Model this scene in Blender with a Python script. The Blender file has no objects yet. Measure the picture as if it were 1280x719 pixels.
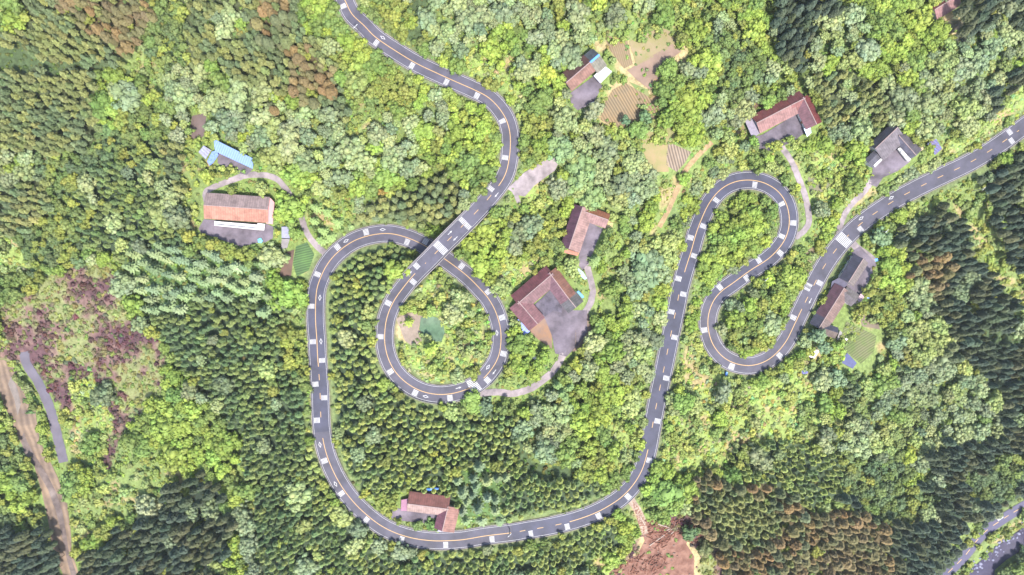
import bpy, math, random
import numpy as np
from mathutils import Vector, geometry
random.seed(7); RG = np.random.default_rng(11)
C = bpy.context.scene.collection
SC = bpy.context.scene

# ------------------------------------------------------------------ camera, light, exposure
HAZE = .00005; CAM_H = 303.0; PX = 0.35
cam_d = bpy.data.cameras.new('camera'); cam = bpy.data.objects.new('camera', cam_d); C.objects.link(cam)
cam.location = (0, 0, CAM_H); cam.rotation_euler = (0, 0, 0)
cam_d.sensor_width = 36.0; cam_d.lens = 18.0 * CAM_H / (640 * PX)
cam_d.clip_start = 1.0; cam_d.clip_end = 5000
SC.camera = cam
SUN_AZ = (0.46, -0.89); SUN_EL = math.radians(61)
w = bpy.data.worlds.new('World'); SC.world = w; w.use_nodes = True
nt = w.node_tree; nt.nodes.clear()
sky = nt.nodes.new('ShaderNodeTexSky'); sky.sky_type = 'NISHITA'; sky.sun_disc = False
sky.sun_elevation = SUN_EL; sky.sun_rotation = math.atan2(SUN_AZ[0], SUN_AZ[1])
sky.air_density = 1.2; sky.dust_density = 2.0
bg = nt.nodes.new('ShaderNodeBackground'); bg.inputs['Strength'].default_value = 0.15
wo = nt.nodes.new('ShaderNodeOutputWorld')
nt.links.new(sky.outputs[0], bg.inputs[0]); nt.links.new(bg.outputs[0], wo.inputs[0])
sl = bpy.data.lights.new('sun', 'SUN'); sl.energy = 3.9; sl.angle = math.radians(6); sl.color = (1.0, 0.965, 0.90)
so = bpy.data.objects.new('sun', sl); C.objects.link(so)
sv = Vector((SUN_AZ[0] * math.cos(SUN_EL), SUN_AZ[1] * math.cos(SUN_EL), math.sin(SUN_EL)))
so.rotation_euler = (-sv).to_track_quat('-Z', 'Y').to_euler(); so.location = sv * 600
SC.view_settings.view_transform = 'Standard'; SC.view_settings.look = 'None'
SC.view_settings.exposure = 1.60; SC.view_settings.gamma = 1.0
SC.cycles.max_bounces = 6; SC.cycles.volume_bounces = 1; SC.cycles.diffuse_bounces = 3; SC.cycles.use_denoising = True

# ------------------------------------------------------------------ pixel <-> ground helpers
def W(u, v, z):
    k = PX * (CAM_H - z) / CAM_H
    return ((u - 640) * k, (359.5 - v) * k, z)

def inpoly(U, V, poly):
    r = np.zeros(U.shape, bool); n = len(poly)
    for i in range(n):
        x1, y1 = poly[i]; x2, y2 = poly[(i + 1) % n]
        if y1 == y2: continue
        c = ((y1 > V) != (y2 > V)) & (U < (x2 - x1) * (V - y1) / (y2 - y1) + x1)
        r ^= c
    return r

def spline(pts, step=2.0):
    P = [np.array(p, float) for p in pts]
    P = [2 * P[0] - P[1]] + P + [2 * P[-1] - P[-2]]
    out = []
    for i in range(1, len(P) - 2):
        n = max(2, int(np.linalg.norm(P[i + 1][:2] - P[i][:2]) / step))
        for k in range(n):
            t = k / n
            out.append(0.5 * ((2 * P[i]) + (-P[i - 1] + P[i + 1]) * t + (2 * P[i - 1] - 5 * P[i] + 4 * P[i + 1] - P[i + 2]) * t * t
                              + (-P[i - 1] + 3 * P[i] - 3 * P[i + 1] + P[i + 2]) * t ** 3))
    out.append(P[-2]); return np.array(out)

# the road: centreline (u, v, height), downhill all the way
ROAD = [(395,-110,30),(410,-50,28),(421,-20,27),(431,0,26),(440,17.5,25),(455,32,24.5),(470,47,24),(495,64,23),(520,79,22.3),(545,91,21.6),(567,101,21),(592,112,20.4),(609,121,19.8),
 (622,133,19.3),(632,148,18.8),(637,164,18.3),(638,180,17.8),(636.5,198,17.2),(632,217,16.5),(622,234,15.8),(599,261,14.8),(575,285.5,13.8),(556,304.5,13),(536,325,12.2),(517,344,11.6),(503,361,11),
 (492,377,10.5),(484,396,10),(481,415,9.6),(481.5,433,9.2),(486.5,451,8.8),(496,467,8.4),(510,480,8),(527,489,7.6),(546,493,7.2),(565,492,6.8),(585,486,6.5),(601,476,6.2),(614,462,5.8),
 (622.5,447,5.4),(626,430,5.1),(625.5,411,4.8),(620,391,4.4),(611,374,4.1),(599,360,3.8),(585,346,3.4),(570,334,3.1),(554,322.5,2.8),(535,309.5,2.5),(515,299.5,2.2),(496,293.5,2),(480,292,1.8),
 (462,294.5,1.5),(445,300,1.2),(430,309,.9),(417,320.5,.6),(407,334,.3),(400,349,0),(396,362,-.3),(394.5,380,-.7),(394.5,402,-1.1),(396,424,-1.5),(397,445,-2),(398.5,465,-2.4),(400,490,-2.9),
 (401,520,-3.5),(402.5,540,-3.9),(405.5,558,-4.2),(411,576,-4.6),(420,596,-5),(431,614,-5.3),(445,631,-5.7),(460,645,-6),(476,657,-6.3),(495,666.5,-6.6),(517,673,-7),(540,676,-7.3),(560,676,-7.6),
 (580,674.5,-7.9),(607,670,-8.2),(640,666,-8.7),(660,662.5,-9),(687,658,-9.3),(715,651.5,-9.7),(740,643,-10),(760,633,-10.3),(778,620.5,-10.6),(793,604,-11),(803.5,585,-11.3),(810,562,-11.7),
 (814,541,-12),(818,519,-12.3),(823,494,-12.7),(829.5,463,-13.1),(835,436,-13.5),(840.5,409,-13.8),(845.5,385,-14.1),(850,362,-14.4),(857,336,-14.7),(864,314,-15),(870,292.5,-15.3),(877.5,272.5,-15.6),
 (886,255,-15.9),(897,240.5,-16.2),(910,231,-16.4),(925,226,-16.7),(941,225.5,-17),(957,229.5,-17.3),(972,239,-17.6),(982,253,-17.9),(986.5,271,-18.2),(985,289,-18.5),(977,306,-18.8),(961,323,-19.2),
 (938,338,-19.7),(916,354,-20.1),(901,365,-20.4),(891,378,-20.7),(885.5,395,-21),(885.5,412,-21.3),(891,430,-21.6),(902.5,445,-21.9),(918,454,-22.2),(937,457,-22.5),(955,452.5,-22.8),(970,442,-23.1),
 (983,426,-23.4),(993,406,-23.8),(1003,385,-24.1),(1015,361,-24.5),(1029,335,-25),(1045,312,-25.4),(1063,291.5,-25.8),(1082,275,-26.2),(1102,261,-26.6),(1121,249,-27),(1143,237,-27.4),(1165,226,-27.8),
 (1186,216,-28.2),(1208,205.5,-28.5),(1230,193,-29),(1253,178,-29.4),(1275,162,-29.8),(1300,143,-30),(1340,110,-31),(1400,60,-32)]
RP = spline(ROAD, 1.5); HW = 11.2
tan = np.gradient(RP[:, :2], axis=0); tan /= np.linalg.norm(tan, axis=1)[:, None]
NRM = np.stack([tan[:, 1], -tan[:, 0]], 1)         # to the left of travel, in image coordinates
ARC = np.concatenate([[0], np.cumsum(np.linalg.norm(np.diff(RP[:, :2], axis=0), axis=1))])
def idx_near(u, v, lo=0, hi=None):
    hi = len(RP) if hi is None else hi
    return lo + int(np.argmin((RP[lo:hi, 0] - u) ** 2 + (RP[lo:hi, 1] - v) ** 2))
TOPHALF = idx_near(546, 493)
B0, B1 = idx_near(603, 257, 0, TOPHALF), idx_near(513, 348, 0, TOPHALF)

LANES = {   # name: (points, width px, kind)
 'farm_lane': ([(258,252),(257,241),(265,235),(290,225),(310,219),(330,219),(346,224),(357,236),(366,250),(374,262),(378,276),(383,290),(391,302),(402,313),(411,321)], 7.5),
 'courtyard_lane': ([(600,492),(620,490),(640,492),(660,487),(677,477),(692,463),(702,448),(706,436)], 8.5),
 'hairpin_lane': ([(972,176),(980,188),(990,203),(998,222),(1006,243),(1010,262),(1011,278),(1005,289),(994,297)], 7.5),
 'hillside_lane': ([(1090,225),(1080,240),(1066,254),(1056,268),(1050,285),(1047,302)], 7),
 'yard_ramp': ([(1063,302),(1072,310),(1083,318),(1094,328)], 9),
 'dirt_track': ([(788,624),(797,638),(803,652),(806,668)], 9),
 'valley_road': ([(30,440),(33,455),(40,466),(48,478),(56,495),(63,513),(69,535),(74,555),(79,578)], 12),
 'field_path': ([(890,178),(872,195),(856,215),(846,238),(836,262),(824,284)], 6),
 'house_path': ([(733,330),(737,345),(741,365),(735,385),(722,400)], 8),
}
RIVER_ROAD = [(1160,740),(1185,716),(1205,696),(1228,668),(1252,650),(1280,633),(1340,600),(1400,570)]
PADS = [(733,88,34,0),(978,140,50,0),(1186,12,26,0),(1112,183,38,0),(1062,340,30,0),(1042,385,32,0),(730,282,38,0),(676,372,52,0),(690,425,24,0),(540,636,36,0),(298,265,52,0),(292,194,32,0),(1166,184,12,0)]

# ------------------------------------------------------------------ terrain heights
HC = [(-100,-100,12),(0,0,6),(100,50,2),(10,62,-8),(100,82,-7),(180,90,-3),(250,60,10),(330,60,16),(300,0,18),(60,200,-14),(0,300,-30),(100,290,-18),(170,300,-8),(250,300,3),(298,265,5),(292,194,8),
 (300,130,12),(400,130,14),(450,230,10),(480,60,23),(560,40,26),(640,0,28),(560,180,14),(500,250,7),(350,380,-2),(300,450,-8),(200,420,-16),(120,400,-26),(60,420,-35),(0,455,-46),(45,475,-43),
 (30,560,-50),(75,620,-53),(95,719,-56),(-100,600,-40),(0,660,-46),(200,560,-26),(140,600,-38),(190,660,-38),(280,600,-18),(330,560,-10),(340,700,-12),(440,719,-12),(560,719,-14),(680,719,-18),
 (790,700,-24),(850,620,-22),(900,560,-24),(960,520,-26),(1040,480,-28),(1050,440,-26),(700,0,26),(735,85,20),(790,120,16),(840,180,8),(820,260,0),(780,330,-5),(725,285,6),(676,372,3),(690,430,1),
 (740,450,-3),(700,560,-6),(560,560,-1),(460,440,3),(460,560,-1),(550,405,6),(535,408,6),(620,300,6),(670,210,15),(690,240,11),(900,100,5),(980,140,-5),(1050,80,0),(1186,12,2),(1112,183,-16),
 (1200,100,-8),(1280,60,-14),(930,290,-16),(930,400,-20),(1062,345,-25),(1180,260,-34),(1280,250,-44),(1160,380,-38),(1280,400,-60),(1200,480,-55),(1100,560,-45),(1000,620,-38),(900,680,-34),
 (1000,719,-50),(1100,680,-62),(1180,640,-74),(1228,668,-88),(1280,632,-86),(1185,716,-90),(1245,690,-93),(1290,655,-93),(1215,719,-95),(1290,719,-88),(1400,760,-60),(1400,500,-75),(1400,300,-55),
 (1400,100,-34),(540,636,-6),(600,610,-4),(640,840,-30),(100,840,-58),(1000,840,-70),(-140,300,-20),(900,-80,14),(1300,-80,0),(740,310,0)]
ctrl = [(a, b, c) for a, b, c in HC]
for i in range(0, len(RP), 22):
    if not (B0 - 8 < i < B1 + 8): ctrl.append(tuple(RP[i]))
ctrl = np.array(ctrl, float)
D = np.linalg.norm(ctrl[:, None, :2] - ctrl[None, :, :2], axis=2)
A = D + np.eye(len(ctrl)) * 2.0 * -1.0
Pm = np.c_[np.ones(len(ctrl)), ctrl[:, :2] / 500.0]
MM = np.block([[A, Pm], [Pm.T, np.zeros((3, 3))]])
sol = np.linalg.solve(MM, np.r_[ctrl[:, 2], 0, 0, 0])
def rbf(U, V):
    out = np.zeros(U.shape)
    for k in range(len(ctrl)): out += sol[k] * np.hypot(U - ctrl[k, 0], V - ctrl[k, 1])
    return out + sol[-3] + sol[-2] * U / 500 + sol[-1] * V / 500
def vnoise(shape_uv, cell, seed):
    U, V = shape_uv; r = np.random.default_rng(seed); g = r.random((400, 400))
    x = U / cell + 100; y = V / cell + 100
    xi = np.floor(x).astype(int); yi = np.floor(y).astype(int); fx = x - xi; fy = y - yi
    fx = fx * fx * (3 - 2 * fx); fy = fy * fy * (3 - 2 * fy); xi %= 399; yi %= 399
    return (g[yi, xi] * (1 - fx) + g[yi, xi + 1] * fx) * (1 - fy) + (g[yi + 1, xi] * (1 - fx) + g[yi + 1, xi + 1] * fx) * fy
U0, U1, V0, V1, ST = -140, 1420, -120, 840, 2
gu = np.arange(U0, U1 + 1, ST); gv = np.arange(V0, V1 + 1, ST)
GU, GV = np.meshgrid(gu.astype(float), gv.astype(float))
def poly_z(U, V, pts):   # nearest distance and weighted height over a point list
    dmin = np.full(U.shape, 1e9); zs = np.zeros(U.shape); ws = np.zeros(U.shape)
    for p in pts:
        d2 = (U - p[0]) ** 2 + (V - p[1]) ** 2
        dmin = np.minimum(dmin, d2); wgt = 1.0 / (d2 + 4) ** 3
        zs += wgt * p[2]; ws += wgt
    return np.sqrt(dmin), zs / ws
def sstep(x, a, b):
    t = np.clip((x - a) / (b - a), 0, 1); return t * t * (3 - 2 * t)
Z = rbf(GU, GV)
Z += (vnoise((GU, GV), 38, 3) - .5) * 3.0 + (vnoise((GU, GV), 14, 4) - .5) * 0.9
def z_rb(u, v): return float(rbf(np.array([float(u)]), np.array([float(v)]))[0])
for (u, v, r, _) in PADS:
    zc = z_rb(u, v); d = np.hypot(GU - u, GV - v)
    Z = Z + (zc - Z) * (1 - sstep(d, r * .8, r * 1.35))
RR = spline([(u, v, z_rb(u, v)) for u, v in RIVER_ROAD], 4)
carve = [p for i, p in enumerate(RP[::3]) if not (B0 + 7 < i * 3 < B1 - 7)]
RD, rz = poly_z(GU, GV, carve)
Z = Z + (rz - 0.25 - Z) * (1 - sstep(RD, 14, 34))
RD2, rz2 = poly_z(GU, GV, RR)
Z = Z + (rz2 - 0.2 - Z) * (1 - sstep(RD2, 8, 20))
bd, bzz = poly_z(GU, GV, RP[B0:B1:2]); Z = np.where(bd < 15, np.minimum(Z, bzz - 1.9), Z)
Z = np.clip(Z, -110, 60)
RDALL = np.min(np.stack([poly_z(GU, GV, RP[::4])[0], RD2 + 8]), axis=0)
def gsample(G, u, v):
    x = min(max((u - U0) / ST, 0), G.shape[1] - 1.001); y = min(max((v - V0) / ST, 0), G.shape[0] - 1.001)
    i, j = int(x), int(y); fx, fy = x - i, y - j
    return (G[j, i] * (1 - fx) + G[j, i + 1] * fx) * (1 - fy) + (G[j + 1, i] * (1 - fx) + G[j + 1, i + 1] * fx) * fy
def gz(u, v): return float(gsample(Z, u, v))

# ------------------------------------------------------------------ object helpers
def tag(o, label=None, cat=None, group=None, kind=None):
    if label: o['label'] = label
    if cat: o['category'] = cat
    if group: o['group'] = group
    if kind: o['kind'] = kind
    return o
def empty(name, loc, label, cat, group=None):
    o = bpy.data.objects.new(name, None); C.objects.link(o); o.location = loc; o.empty_display_size = 1
    return tag(o, label, cat, group)
def np_mesh(name, Vt, F, tint=None, smooth=False):
    """F: (m,3) or (m,4) array"""
    me = bpy.data.meshes.new(name); n = F.shape[1]
    me.vertices.add(len(Vt)); me.vertices.foreach_set('co', np.ascontiguousarray(Vt, np.float32).ravel())
    me.loops.add(F.size); me.loops.foreach_set('vertex_index', np.ascontiguousarray(F, np.int32).ravel())
    me.polygons.add(len(F)); me.polygons.foreach_set('loop_start', np.arange(0, F.size, n, dtype=np.int32))
    me.polygons.foreach_set('loop_total', np.full(len(F), n, np.int32))
    if smooth: me.polygons.foreach_set('use_smooth', np.ones(len(F), bool))
    me.update(calc_edges=True)
    if tint is not None:
        a = me.attributes.new('tint', 'FLOAT_COLOR', 'POINT')
        a.data.foreach_set('color', np.c_[tint, np.ones(len(tint))].astype(np.float32).ravel())
    return me
def mobj(name, me, mat, parent=None):
    o = bpy.data.objects.new(name, me); C.objects.link(o)
    if mat and not me.materials: me.materials.append(mat)
    if parent: o.parent = parent
    return o
class MB:
    def __init__(s): s.v = []; s.f = []
    def poly(s, pts): i = len(s.v); s.v += [tuple(p) for p in pts]; s.f.append(list(range(i, i + len(pts))))
    def prism(s, bot, top):
        n = len(bot); i = len(s.v); s.v += [tuple(p) for p in bot] + [tuple(p) for p in top]
        s.f.append([i + k for k in range(n)][::-1]); s.f.append([i + n + k for k in range(n)])
        for k in range(n): s.f.append([i + k, i + (k + 1) % n, i + n + (k + 1) % n, i + n + k])
    def slab(s, pts, t):
        s.prism([(p[0], p[1], p[2] - t) for p in pts], pts)
    def box(s, c, d, rz=0):
        x, y, z = c; a, b, h = d[0] / 2, d[1] / 2, d[2]; co, si = math.cos(rz), math.sin(rz)
        q = [(x + px * co - py * si, y + px * si + py * co) for px, py in ((-a, -b), (a, -b), (a, b), (-a, b))]
        s.prism([(i, j, z) for i, j in q], [(i, j, z + h) for i, j in q])
    def tube(s, a, b, r0, r1, n=8):
        a = Vector(a); b = Vector(b); d = (b - a).normalized(); x = d.orthogonal().normalized(); y = d.cross(x)
        s.prism([a + (x * math.cos(t) + y * math.sin(t)) * r0 for t in [2 * math.pi * k / n for k in range(n)]],
                [b + (x * math.cos(t) + y * math.sin(t)) * r1 for t in [2 * math.pi * k / n for k in range(n)]])
    def build(s, name, mat, parent=None, smooth=False):
        off = Vector(parent.matrix_basis.translation) if parent else Vector((0, 0, 0))
        if parent and parent.parent: off += parent.parent.matrix_basis.translation
        me = bpy.data.meshes.new(name); me.from_pydata([Vector(p) - off for p in s.v], [], s.f)
        import bmesh
        bm = bmesh.new(); bm.from_mesh(me); bmesh.ops.recalc_face_normals(bm, faces=bm.faces); bm.to_mesh(me); bm.free()
        if smooth:
            for p in me.polygons: p.use_smooth = True
        return mobj(name, me, mat, parent)

# ------------------------------------------------------------------ materials
def mat(name, col, rough=.85, var=.25, scale=.6, col2=None, stripe=None, bump=.0, detail=None, spec=.3):
    m = bpy.data.materials.new(name); m.use_nodes = True; n = m.node_tree; b = n.nodes['Principled BSDF']
    b.inputs['Roughness'].default_value = rough; b.inputs['Specular IOR Level'].default_value = spec
    tc = n.nodes.new('ShaderNodeNewGeometry')
    nz = n.nodes.new('ShaderNodeTexNoise'); nz.inputs['Scale'].default_value = scale; nz.inputs['Detail'].default_value = 6; nz.inputs['Roughness'].default_value = .65
    n.links.new(tc.outputs['Position'], nz.inputs['Vector'])
    mx = n.nodes.new('ShaderNodeMix'); mx.data_type = 'RGBA'
    c2 = col2 if col2 else [c * (1 - var) for c in col]
    mx.inputs['A'].default_value = (*[min(1, c * (1 + (0 if col2 else var))) for c in col], 1); mx.inputs['B'].default_value = (*c2, 1)
    rp = n.nodes.new('ShaderNodeMapRange'); rp.inputs['From Min'].default_value = .35; rp.inputs['From Max'].default_value = .65
    n.links.new(nz.outputs['Fac'], rp.inputs['Value']); n.links.new(rp.outputs[0], mx.inputs['Factor'])
    out = mx.outputs['Result']
    if stripe:   # (angle, period m, amount)
        ang, per, amt = stripe
        mp = n.nodes.new('ShaderNodeMapping'); mp.inputs['Rotation'].default_value = (0, 0, -ang)
        n.links.new(tc.outputs['Position'], mp.inputs['Vector'])
        wv = n.nodes.new('ShaderNodeTexWave'); wv.inputs['Scale'].default_value = .314 / per; wv.inputs['Distortion'].default_value = .6; wv.inputs['Detail'].default_value = 1
        n.links.new(mp.outputs[0], wv.inputs['Vector'])
        m2 = n.nodes.new('ShaderNodeMix'); m2.data_type = 'RGBA'; m2.blend_type = 'MULTIPLY'
        r2 = n.nodes.new('ShaderNodeMapRange'); r2.inputs['To Min'].default_value = 1 - amt; r2.inputs['To Max'].default_value = 1
        n.links.new(wv.outputs['Fac'], r2.inputs['Value']); m2.inputs['Factor'].default_value = 1
        n.links.new(out, m2.inputs['A']); n.links.new(r2.outputs[0], m2.inputs['B']); out = m2.outputs['Result']
    n.links.new(out, b.inputs['Base Color'])
    if bump:
        bp = n.nodes.new('ShaderNodeBump'); bp.inputs['Strength'].default_value = bump; bp.inputs['Distance'].default_value = .3
        n.links.new(nz.outputs['Fac'], bp.inputs['Height']); n.links.new(bp.outputs[0], b.inputs['Normal'])
    return m
def leaf_mat():
    m = bpy.data.materials.new('foliage'); m.use_nodes = True; n = m.node_tree; b = n.nodes['Principled BSDF']
    b.inputs['Roughness'].default_value = .75; b.inputs['Specular IOR Level'].default_value = .25
    at = n.nodes.new('ShaderNodeAttribute'); at.attribute_name = 'tint'
    oi = n.nodes.new('ShaderNodeObjectInfo')
    mx = n.nodes.new('ShaderNodeMix'); mx.data_type = 'RGBA'; mx.blend_type = 'MULTIPLY'; mx.inputs['Factor'].default_value = 1
    n.links.new(at.outputs['Color'], mx.inputs['A']); n.links.new(oi.outputs['Color'], mx.inputs['B'])
    geo = n.nodes.new('ShaderNodeNewGeometry')
    nz = n.nodes.new('ShaderNodeTexNoise'); nz.inputs['Scale'].default_value = 1.1; nz.inputs['Detail'].default_value = 3
    n.links.new(geo.outputs['Position'], nz.inputs['Vector'])
    r = n.nodes.new('ShaderNodeMapRange'); r.inputs['From Min'].default_value = .3; r.inputs['From Max'].default_value = .7; r.inputs['To Min'].default_value = .86; r.inputs['To Max'].default_value = 1.14
    n.links.new(nz.outputs['Fac'], r.inputs['Value'])
    m2 = n.nodes.new('ShaderNodeMix'); m2.data_type = 'RGBA'; m2.blend_type = 'MULTIPLY'; m2.inputs['Factor'].default_value = 1
    n.links.new(mx.outputs['Result'], m2.inputs['A']); n.links.new(r.outputs[0], m2.inputs['B'])
    n.links.new(m2.outputs['Result'], b.inputs['Base Color'])
    tr = n.nodes.new('ShaderNodeBsdfTranslucent'); n.links.new(m2.outputs['Result'], tr.inputs['Color'])
    ms = n.nodes.new('ShaderNodeMixShader'); ms.inputs[0].default_value = .28
    n.links.new(b.outputs[0], ms.inputs[1]); n.links.new(tr.outputs[0], ms.inputs[2])
    n.links.new(ms.outputs[0], n.nodes['Material Output'].inputs['Surface'])
    return m
LEAF = leaf_mat()
BARK = mat('bark', (.10, .075, .05), .9, .3, 2)
ASPH = mat('asphalt', (.040, .037, .053), .74, .3, .12, spec=.4)
ASPHD = mat('asphalt_newer', (.026, .026, .045), .72, .3, .12, spec=.4)
WHITE = mat('road_paint_white', (.285, .28, .285), .6, .12, 2.5)
YELLOW = mat('road_paint_yellow', (.29, .18, .08), .6, .1, 2.5)
CONC = mat('concrete', (.15, .135, .135), .85, .2, .5)
CONCD = mat('yard_concrete', (.085, .07, .085), .9, .42, .13, bump=.2)
LANE = mat('lane_concrete', (.15, .125, .13), .9, .35, .2)
WALLW = mat('whitewash', (.42, .40, .385), .8, .08, .8)
WALLB = mat('brick_wall', (.36, .24, .17), .9, .2, 2)
GLASS = mat('window_glass', (.06, .08, .1), .15, .1, 1, spec=.6)
WOOD = mat('door_wood', (.2, .11, .06), .7, .2, 3)
RAIL = mat('rail_steel', (.13, .13, .135), .45, .15, 1)
BLUE = mat('blue_sheet', (.07, .2, .62), .5, .2, 1)
GREY = mat('grey_metal', (.4, .4, .42), .4, .1, 2)

# ------------------------------------------------------------------ zone map (what grows where)
ZN = dict(m=0, c=1, co=2, cb=3, cd=4, p=5, g=6, o=7, y=8, s=9, h=10, k=11, f=12, x=13, t=14)
ZON = np.zeros(GU.shape, int)
WU = GU + (vnoise((GU, GV), 22, 21) - .5) * 18 + (vnoise((GU, GV), 8, 23) - .5) * 7
WV = GV + (vnoise((GU, GV), 22, 22) - .5) * 18 + (vnoise((GU, GV), 8, 24) - .5) * 7
def zone(k, *pts, sharp=False):
    ZON[inpoly(GU if sharp else WU, GV if sharp else WV, pts)] = ZN[k]
def zc(k, u, v, r):
    ZON[np.hypot(WU - u, WV - v) < r] = ZN[k]
# left side
zone('co',(-140,-120),(235,-120),(225,20),(215,62),(120,85),(122,150),(105,190),(100,230),(60,262),(-140,300))
zone('t',(-140,230),(60,190),(110,195),(125,250),(100,330),(40,345),(-140,320))
zone('co',(-30,200),(40,190),(60,240),(40,290),(-30,300))
zone('p',(0,185),(30,180),(45,205),(20,225),(0,210))
zone('y',(-60,295),(20,300),(38,325),(30,350),(-60,360))
zone('o',(-30,340),(60,335),(30,370),(-30,400))
zone('g',(-10,-10),(10,-5),(28,20),(25,38),(5,30))
zone('cb',(92,0),(150,-8),(182,12),(170,45),(150,58),(125,46),(95,32))
zone('cb',(55,-40),(112,-40),(110,8),(75,18))
zone('t',(182,-40),(245,-40),(238,40),(226,92),(200,96),(180,60))
zone('s',(98,82),(150,74),(172,40),(192,55),(205,85),(208,112),(178,120),(125,97))
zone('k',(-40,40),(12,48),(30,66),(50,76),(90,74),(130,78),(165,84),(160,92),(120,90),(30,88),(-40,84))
zone('g',(112,92),(178,93),(182,115),(145,118),(118,112)); zc('p',162,121,23)
zone('t',(140,138),(205,122),(220,180),(190,182),(150,202),(108,205),(122,152))
zone('g',(118,130),(150,140),(140,165),(120,155))
zone('co',(228,10),(250,-120),(345,-120),(405,60),(430,110),(442,165),(400,178),(390,130),(335,112),(300,116),(262,78),(235,95))
zone('p',(262,22),(290,18),(312,45),(290,52),(266,40))
zone('p',(205,102),(230,82),(262,90),(275,106),(320,118),(365,108),(428,150),(426,178),(410,215),(372,236),(350,216),(320,200),(288,178),(258,166),(245,138),(216,134))
zone('cb',(352,62),(380,54),(412,78),(424,110),(410,132),(380,132),(358,112)); zone('cb',(320,-30),(362,-10),(360,50),(332,60),(314,30)); zc('cb',334,132,9)
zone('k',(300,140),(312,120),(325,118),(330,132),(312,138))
zone('g',(362,-120),(418,-120),(432,10),(470,55),(492,72),(480,98),(442,84),(415,62),(380,35))
zone('s',(428,108),(470,100),(482,135),(455,182),(420,184),(436,150))
zone('o',(455,96),(500,90),(522,120),(482,146),(456,130))
zone('p',(410,180),(478,172),(505,190),(472,214),(445,242),(415,232)); zc('p',540,140,20); zc('p',500,160,16); zc('p',585,30,30)
zone('g',(355,205),(392,205),(395,245),(375,258),(350,240)); zone('g',(340,250),(378,258),(375,300),(345,302)); zone('g',(432,222),(455,215),(465,245),(440,250)); zone('g',(468,205),(500,208),(498,235),(470,230))
zone('s',(395,245),(445,250),(450,290),(420,315),(395,300),(382,262))
zone('co',(500,236),(560,216),(578,240),(570,288),(540,284),(500,292),(438,292),(445,268))
zone('g',(560,120),(622,130),(628,190),(610,230),(580,250),(555,200)); zone('g',(560,290),(600,265),(640,260),(645,360),(610,350),(570,320))
zone('o',(448,-120),(512,-120),(506,42),(492,40),(460,10)); zone('y',(500,45),(560,75),(640,115),(655,150),(665,120),(640,95),(600,85),(560,62))
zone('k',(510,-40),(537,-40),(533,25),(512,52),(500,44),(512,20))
zone('p',(538,-120),(652,-120),(640,38),(604,54),(570,70),(536,62),(524,45),(536,20))
zone('y',(560,72),(605,56),(645,50),(652,100),(655,125),(605,100))
zone('g',(622,30),(660,25),(660,65),(630,62))
zc('p',672,15,16); zc('p',690,42,22); zc('p',722,52,18); zc('p',700,70,16); zc('p',656,88,14); zc('o',760,-5,14)
zone('x',(740,28),(826,20),(856,46),(850,76),(834,96),(824,112),(822,150),(792,166),(752,150),(748,132),(770,110),(766,62),(742,52))
zone('s',(725,20),(800,8),(845,20),(850,44),(800,45),(770,50),(740,45)); zone('s',(765,90),(785,95),(782,105),(765,112),(752,120),(748,112))
zone('p',(696,160),(748,160),(768,200),(765,240),(744,262),(716,246),(694,210)); zc('p',730,148,22); zc('p',700,130,16); zc('o',668,150,16)
zone('o',(645,170),(670,165),(672,200),(655,215),(645,200))
zone('s',(800,140),(825,130),(850,165),(885,175),(888,196),(850,228),(838,262),(812,300),(822,250),(808,208),(795,170))
zone('g',(825,90),(860,85),(880,150),(865,178),(835,165),(822,130))
zone('t',(892,36),(920,24),(946,60),(942,100),(926,136),(902,122),(892,90))
zone('p',(885,130),(920,140),(935,170),(900,180),(875,170)); zone('g',(935,10),(962,20),(962,75),(940,72))
zone('p',(775,190),(800,180),(815,230),(812,260),(786,262),(772,240)); zone('p',(776,262),(800,262),(806,300),(786,300)); zc('p',805,332,27)
zone('g',(745,340),(778,335),(785,430),(760,470),(740,450),(745,400)); zone('s',(745,250),(768,245),(778,330),(775,360),(750,340),(762,300))
zone('p',(780,360),(812,372),(818,405),(800,440),(785,462),(775,440),(785,400))
zone('p',(845,262),(868,240),(862,280),(845,310),(832,325),(835,290))
# top right
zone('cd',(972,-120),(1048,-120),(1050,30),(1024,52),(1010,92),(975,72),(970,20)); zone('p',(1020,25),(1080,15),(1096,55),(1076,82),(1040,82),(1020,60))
zone('g',(1068,-120),(1174,-120),(1168,25),(1182,70),(1132,80),(1096,62),(1076,30))
zone('x',(1172,22),(1216,14),(1212,62),(1180,66))
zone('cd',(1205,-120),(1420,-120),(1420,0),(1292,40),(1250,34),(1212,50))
zone('p',(1160,62),(1200,56),(1240,40),(1264,70),(1252,112),(1232,140),(1210,166),(1172,178),(1146,150),(1128,120),(1150,90))
zone('co',(1015,90),(1070,86),(1120,110),(1112,150),(1072,182),(1040,180),(1030,120)); zc('g',1100,80,18); zc('g',1136,104,14); zc('p',1068,113,10); zc('p',1120,115,10); zone('p',(1040,160),(1085,140),(1090,170),(1060,182))
zone('y',(1420,20),(1420,50),(1262,158),(1205,190),(1172,202),(1180,180),(1232,150),(1290,80))
zone('cd',(1226,136),(1262,92),(1284,60),(1292,88),(1242,142),(1220,152))
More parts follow.
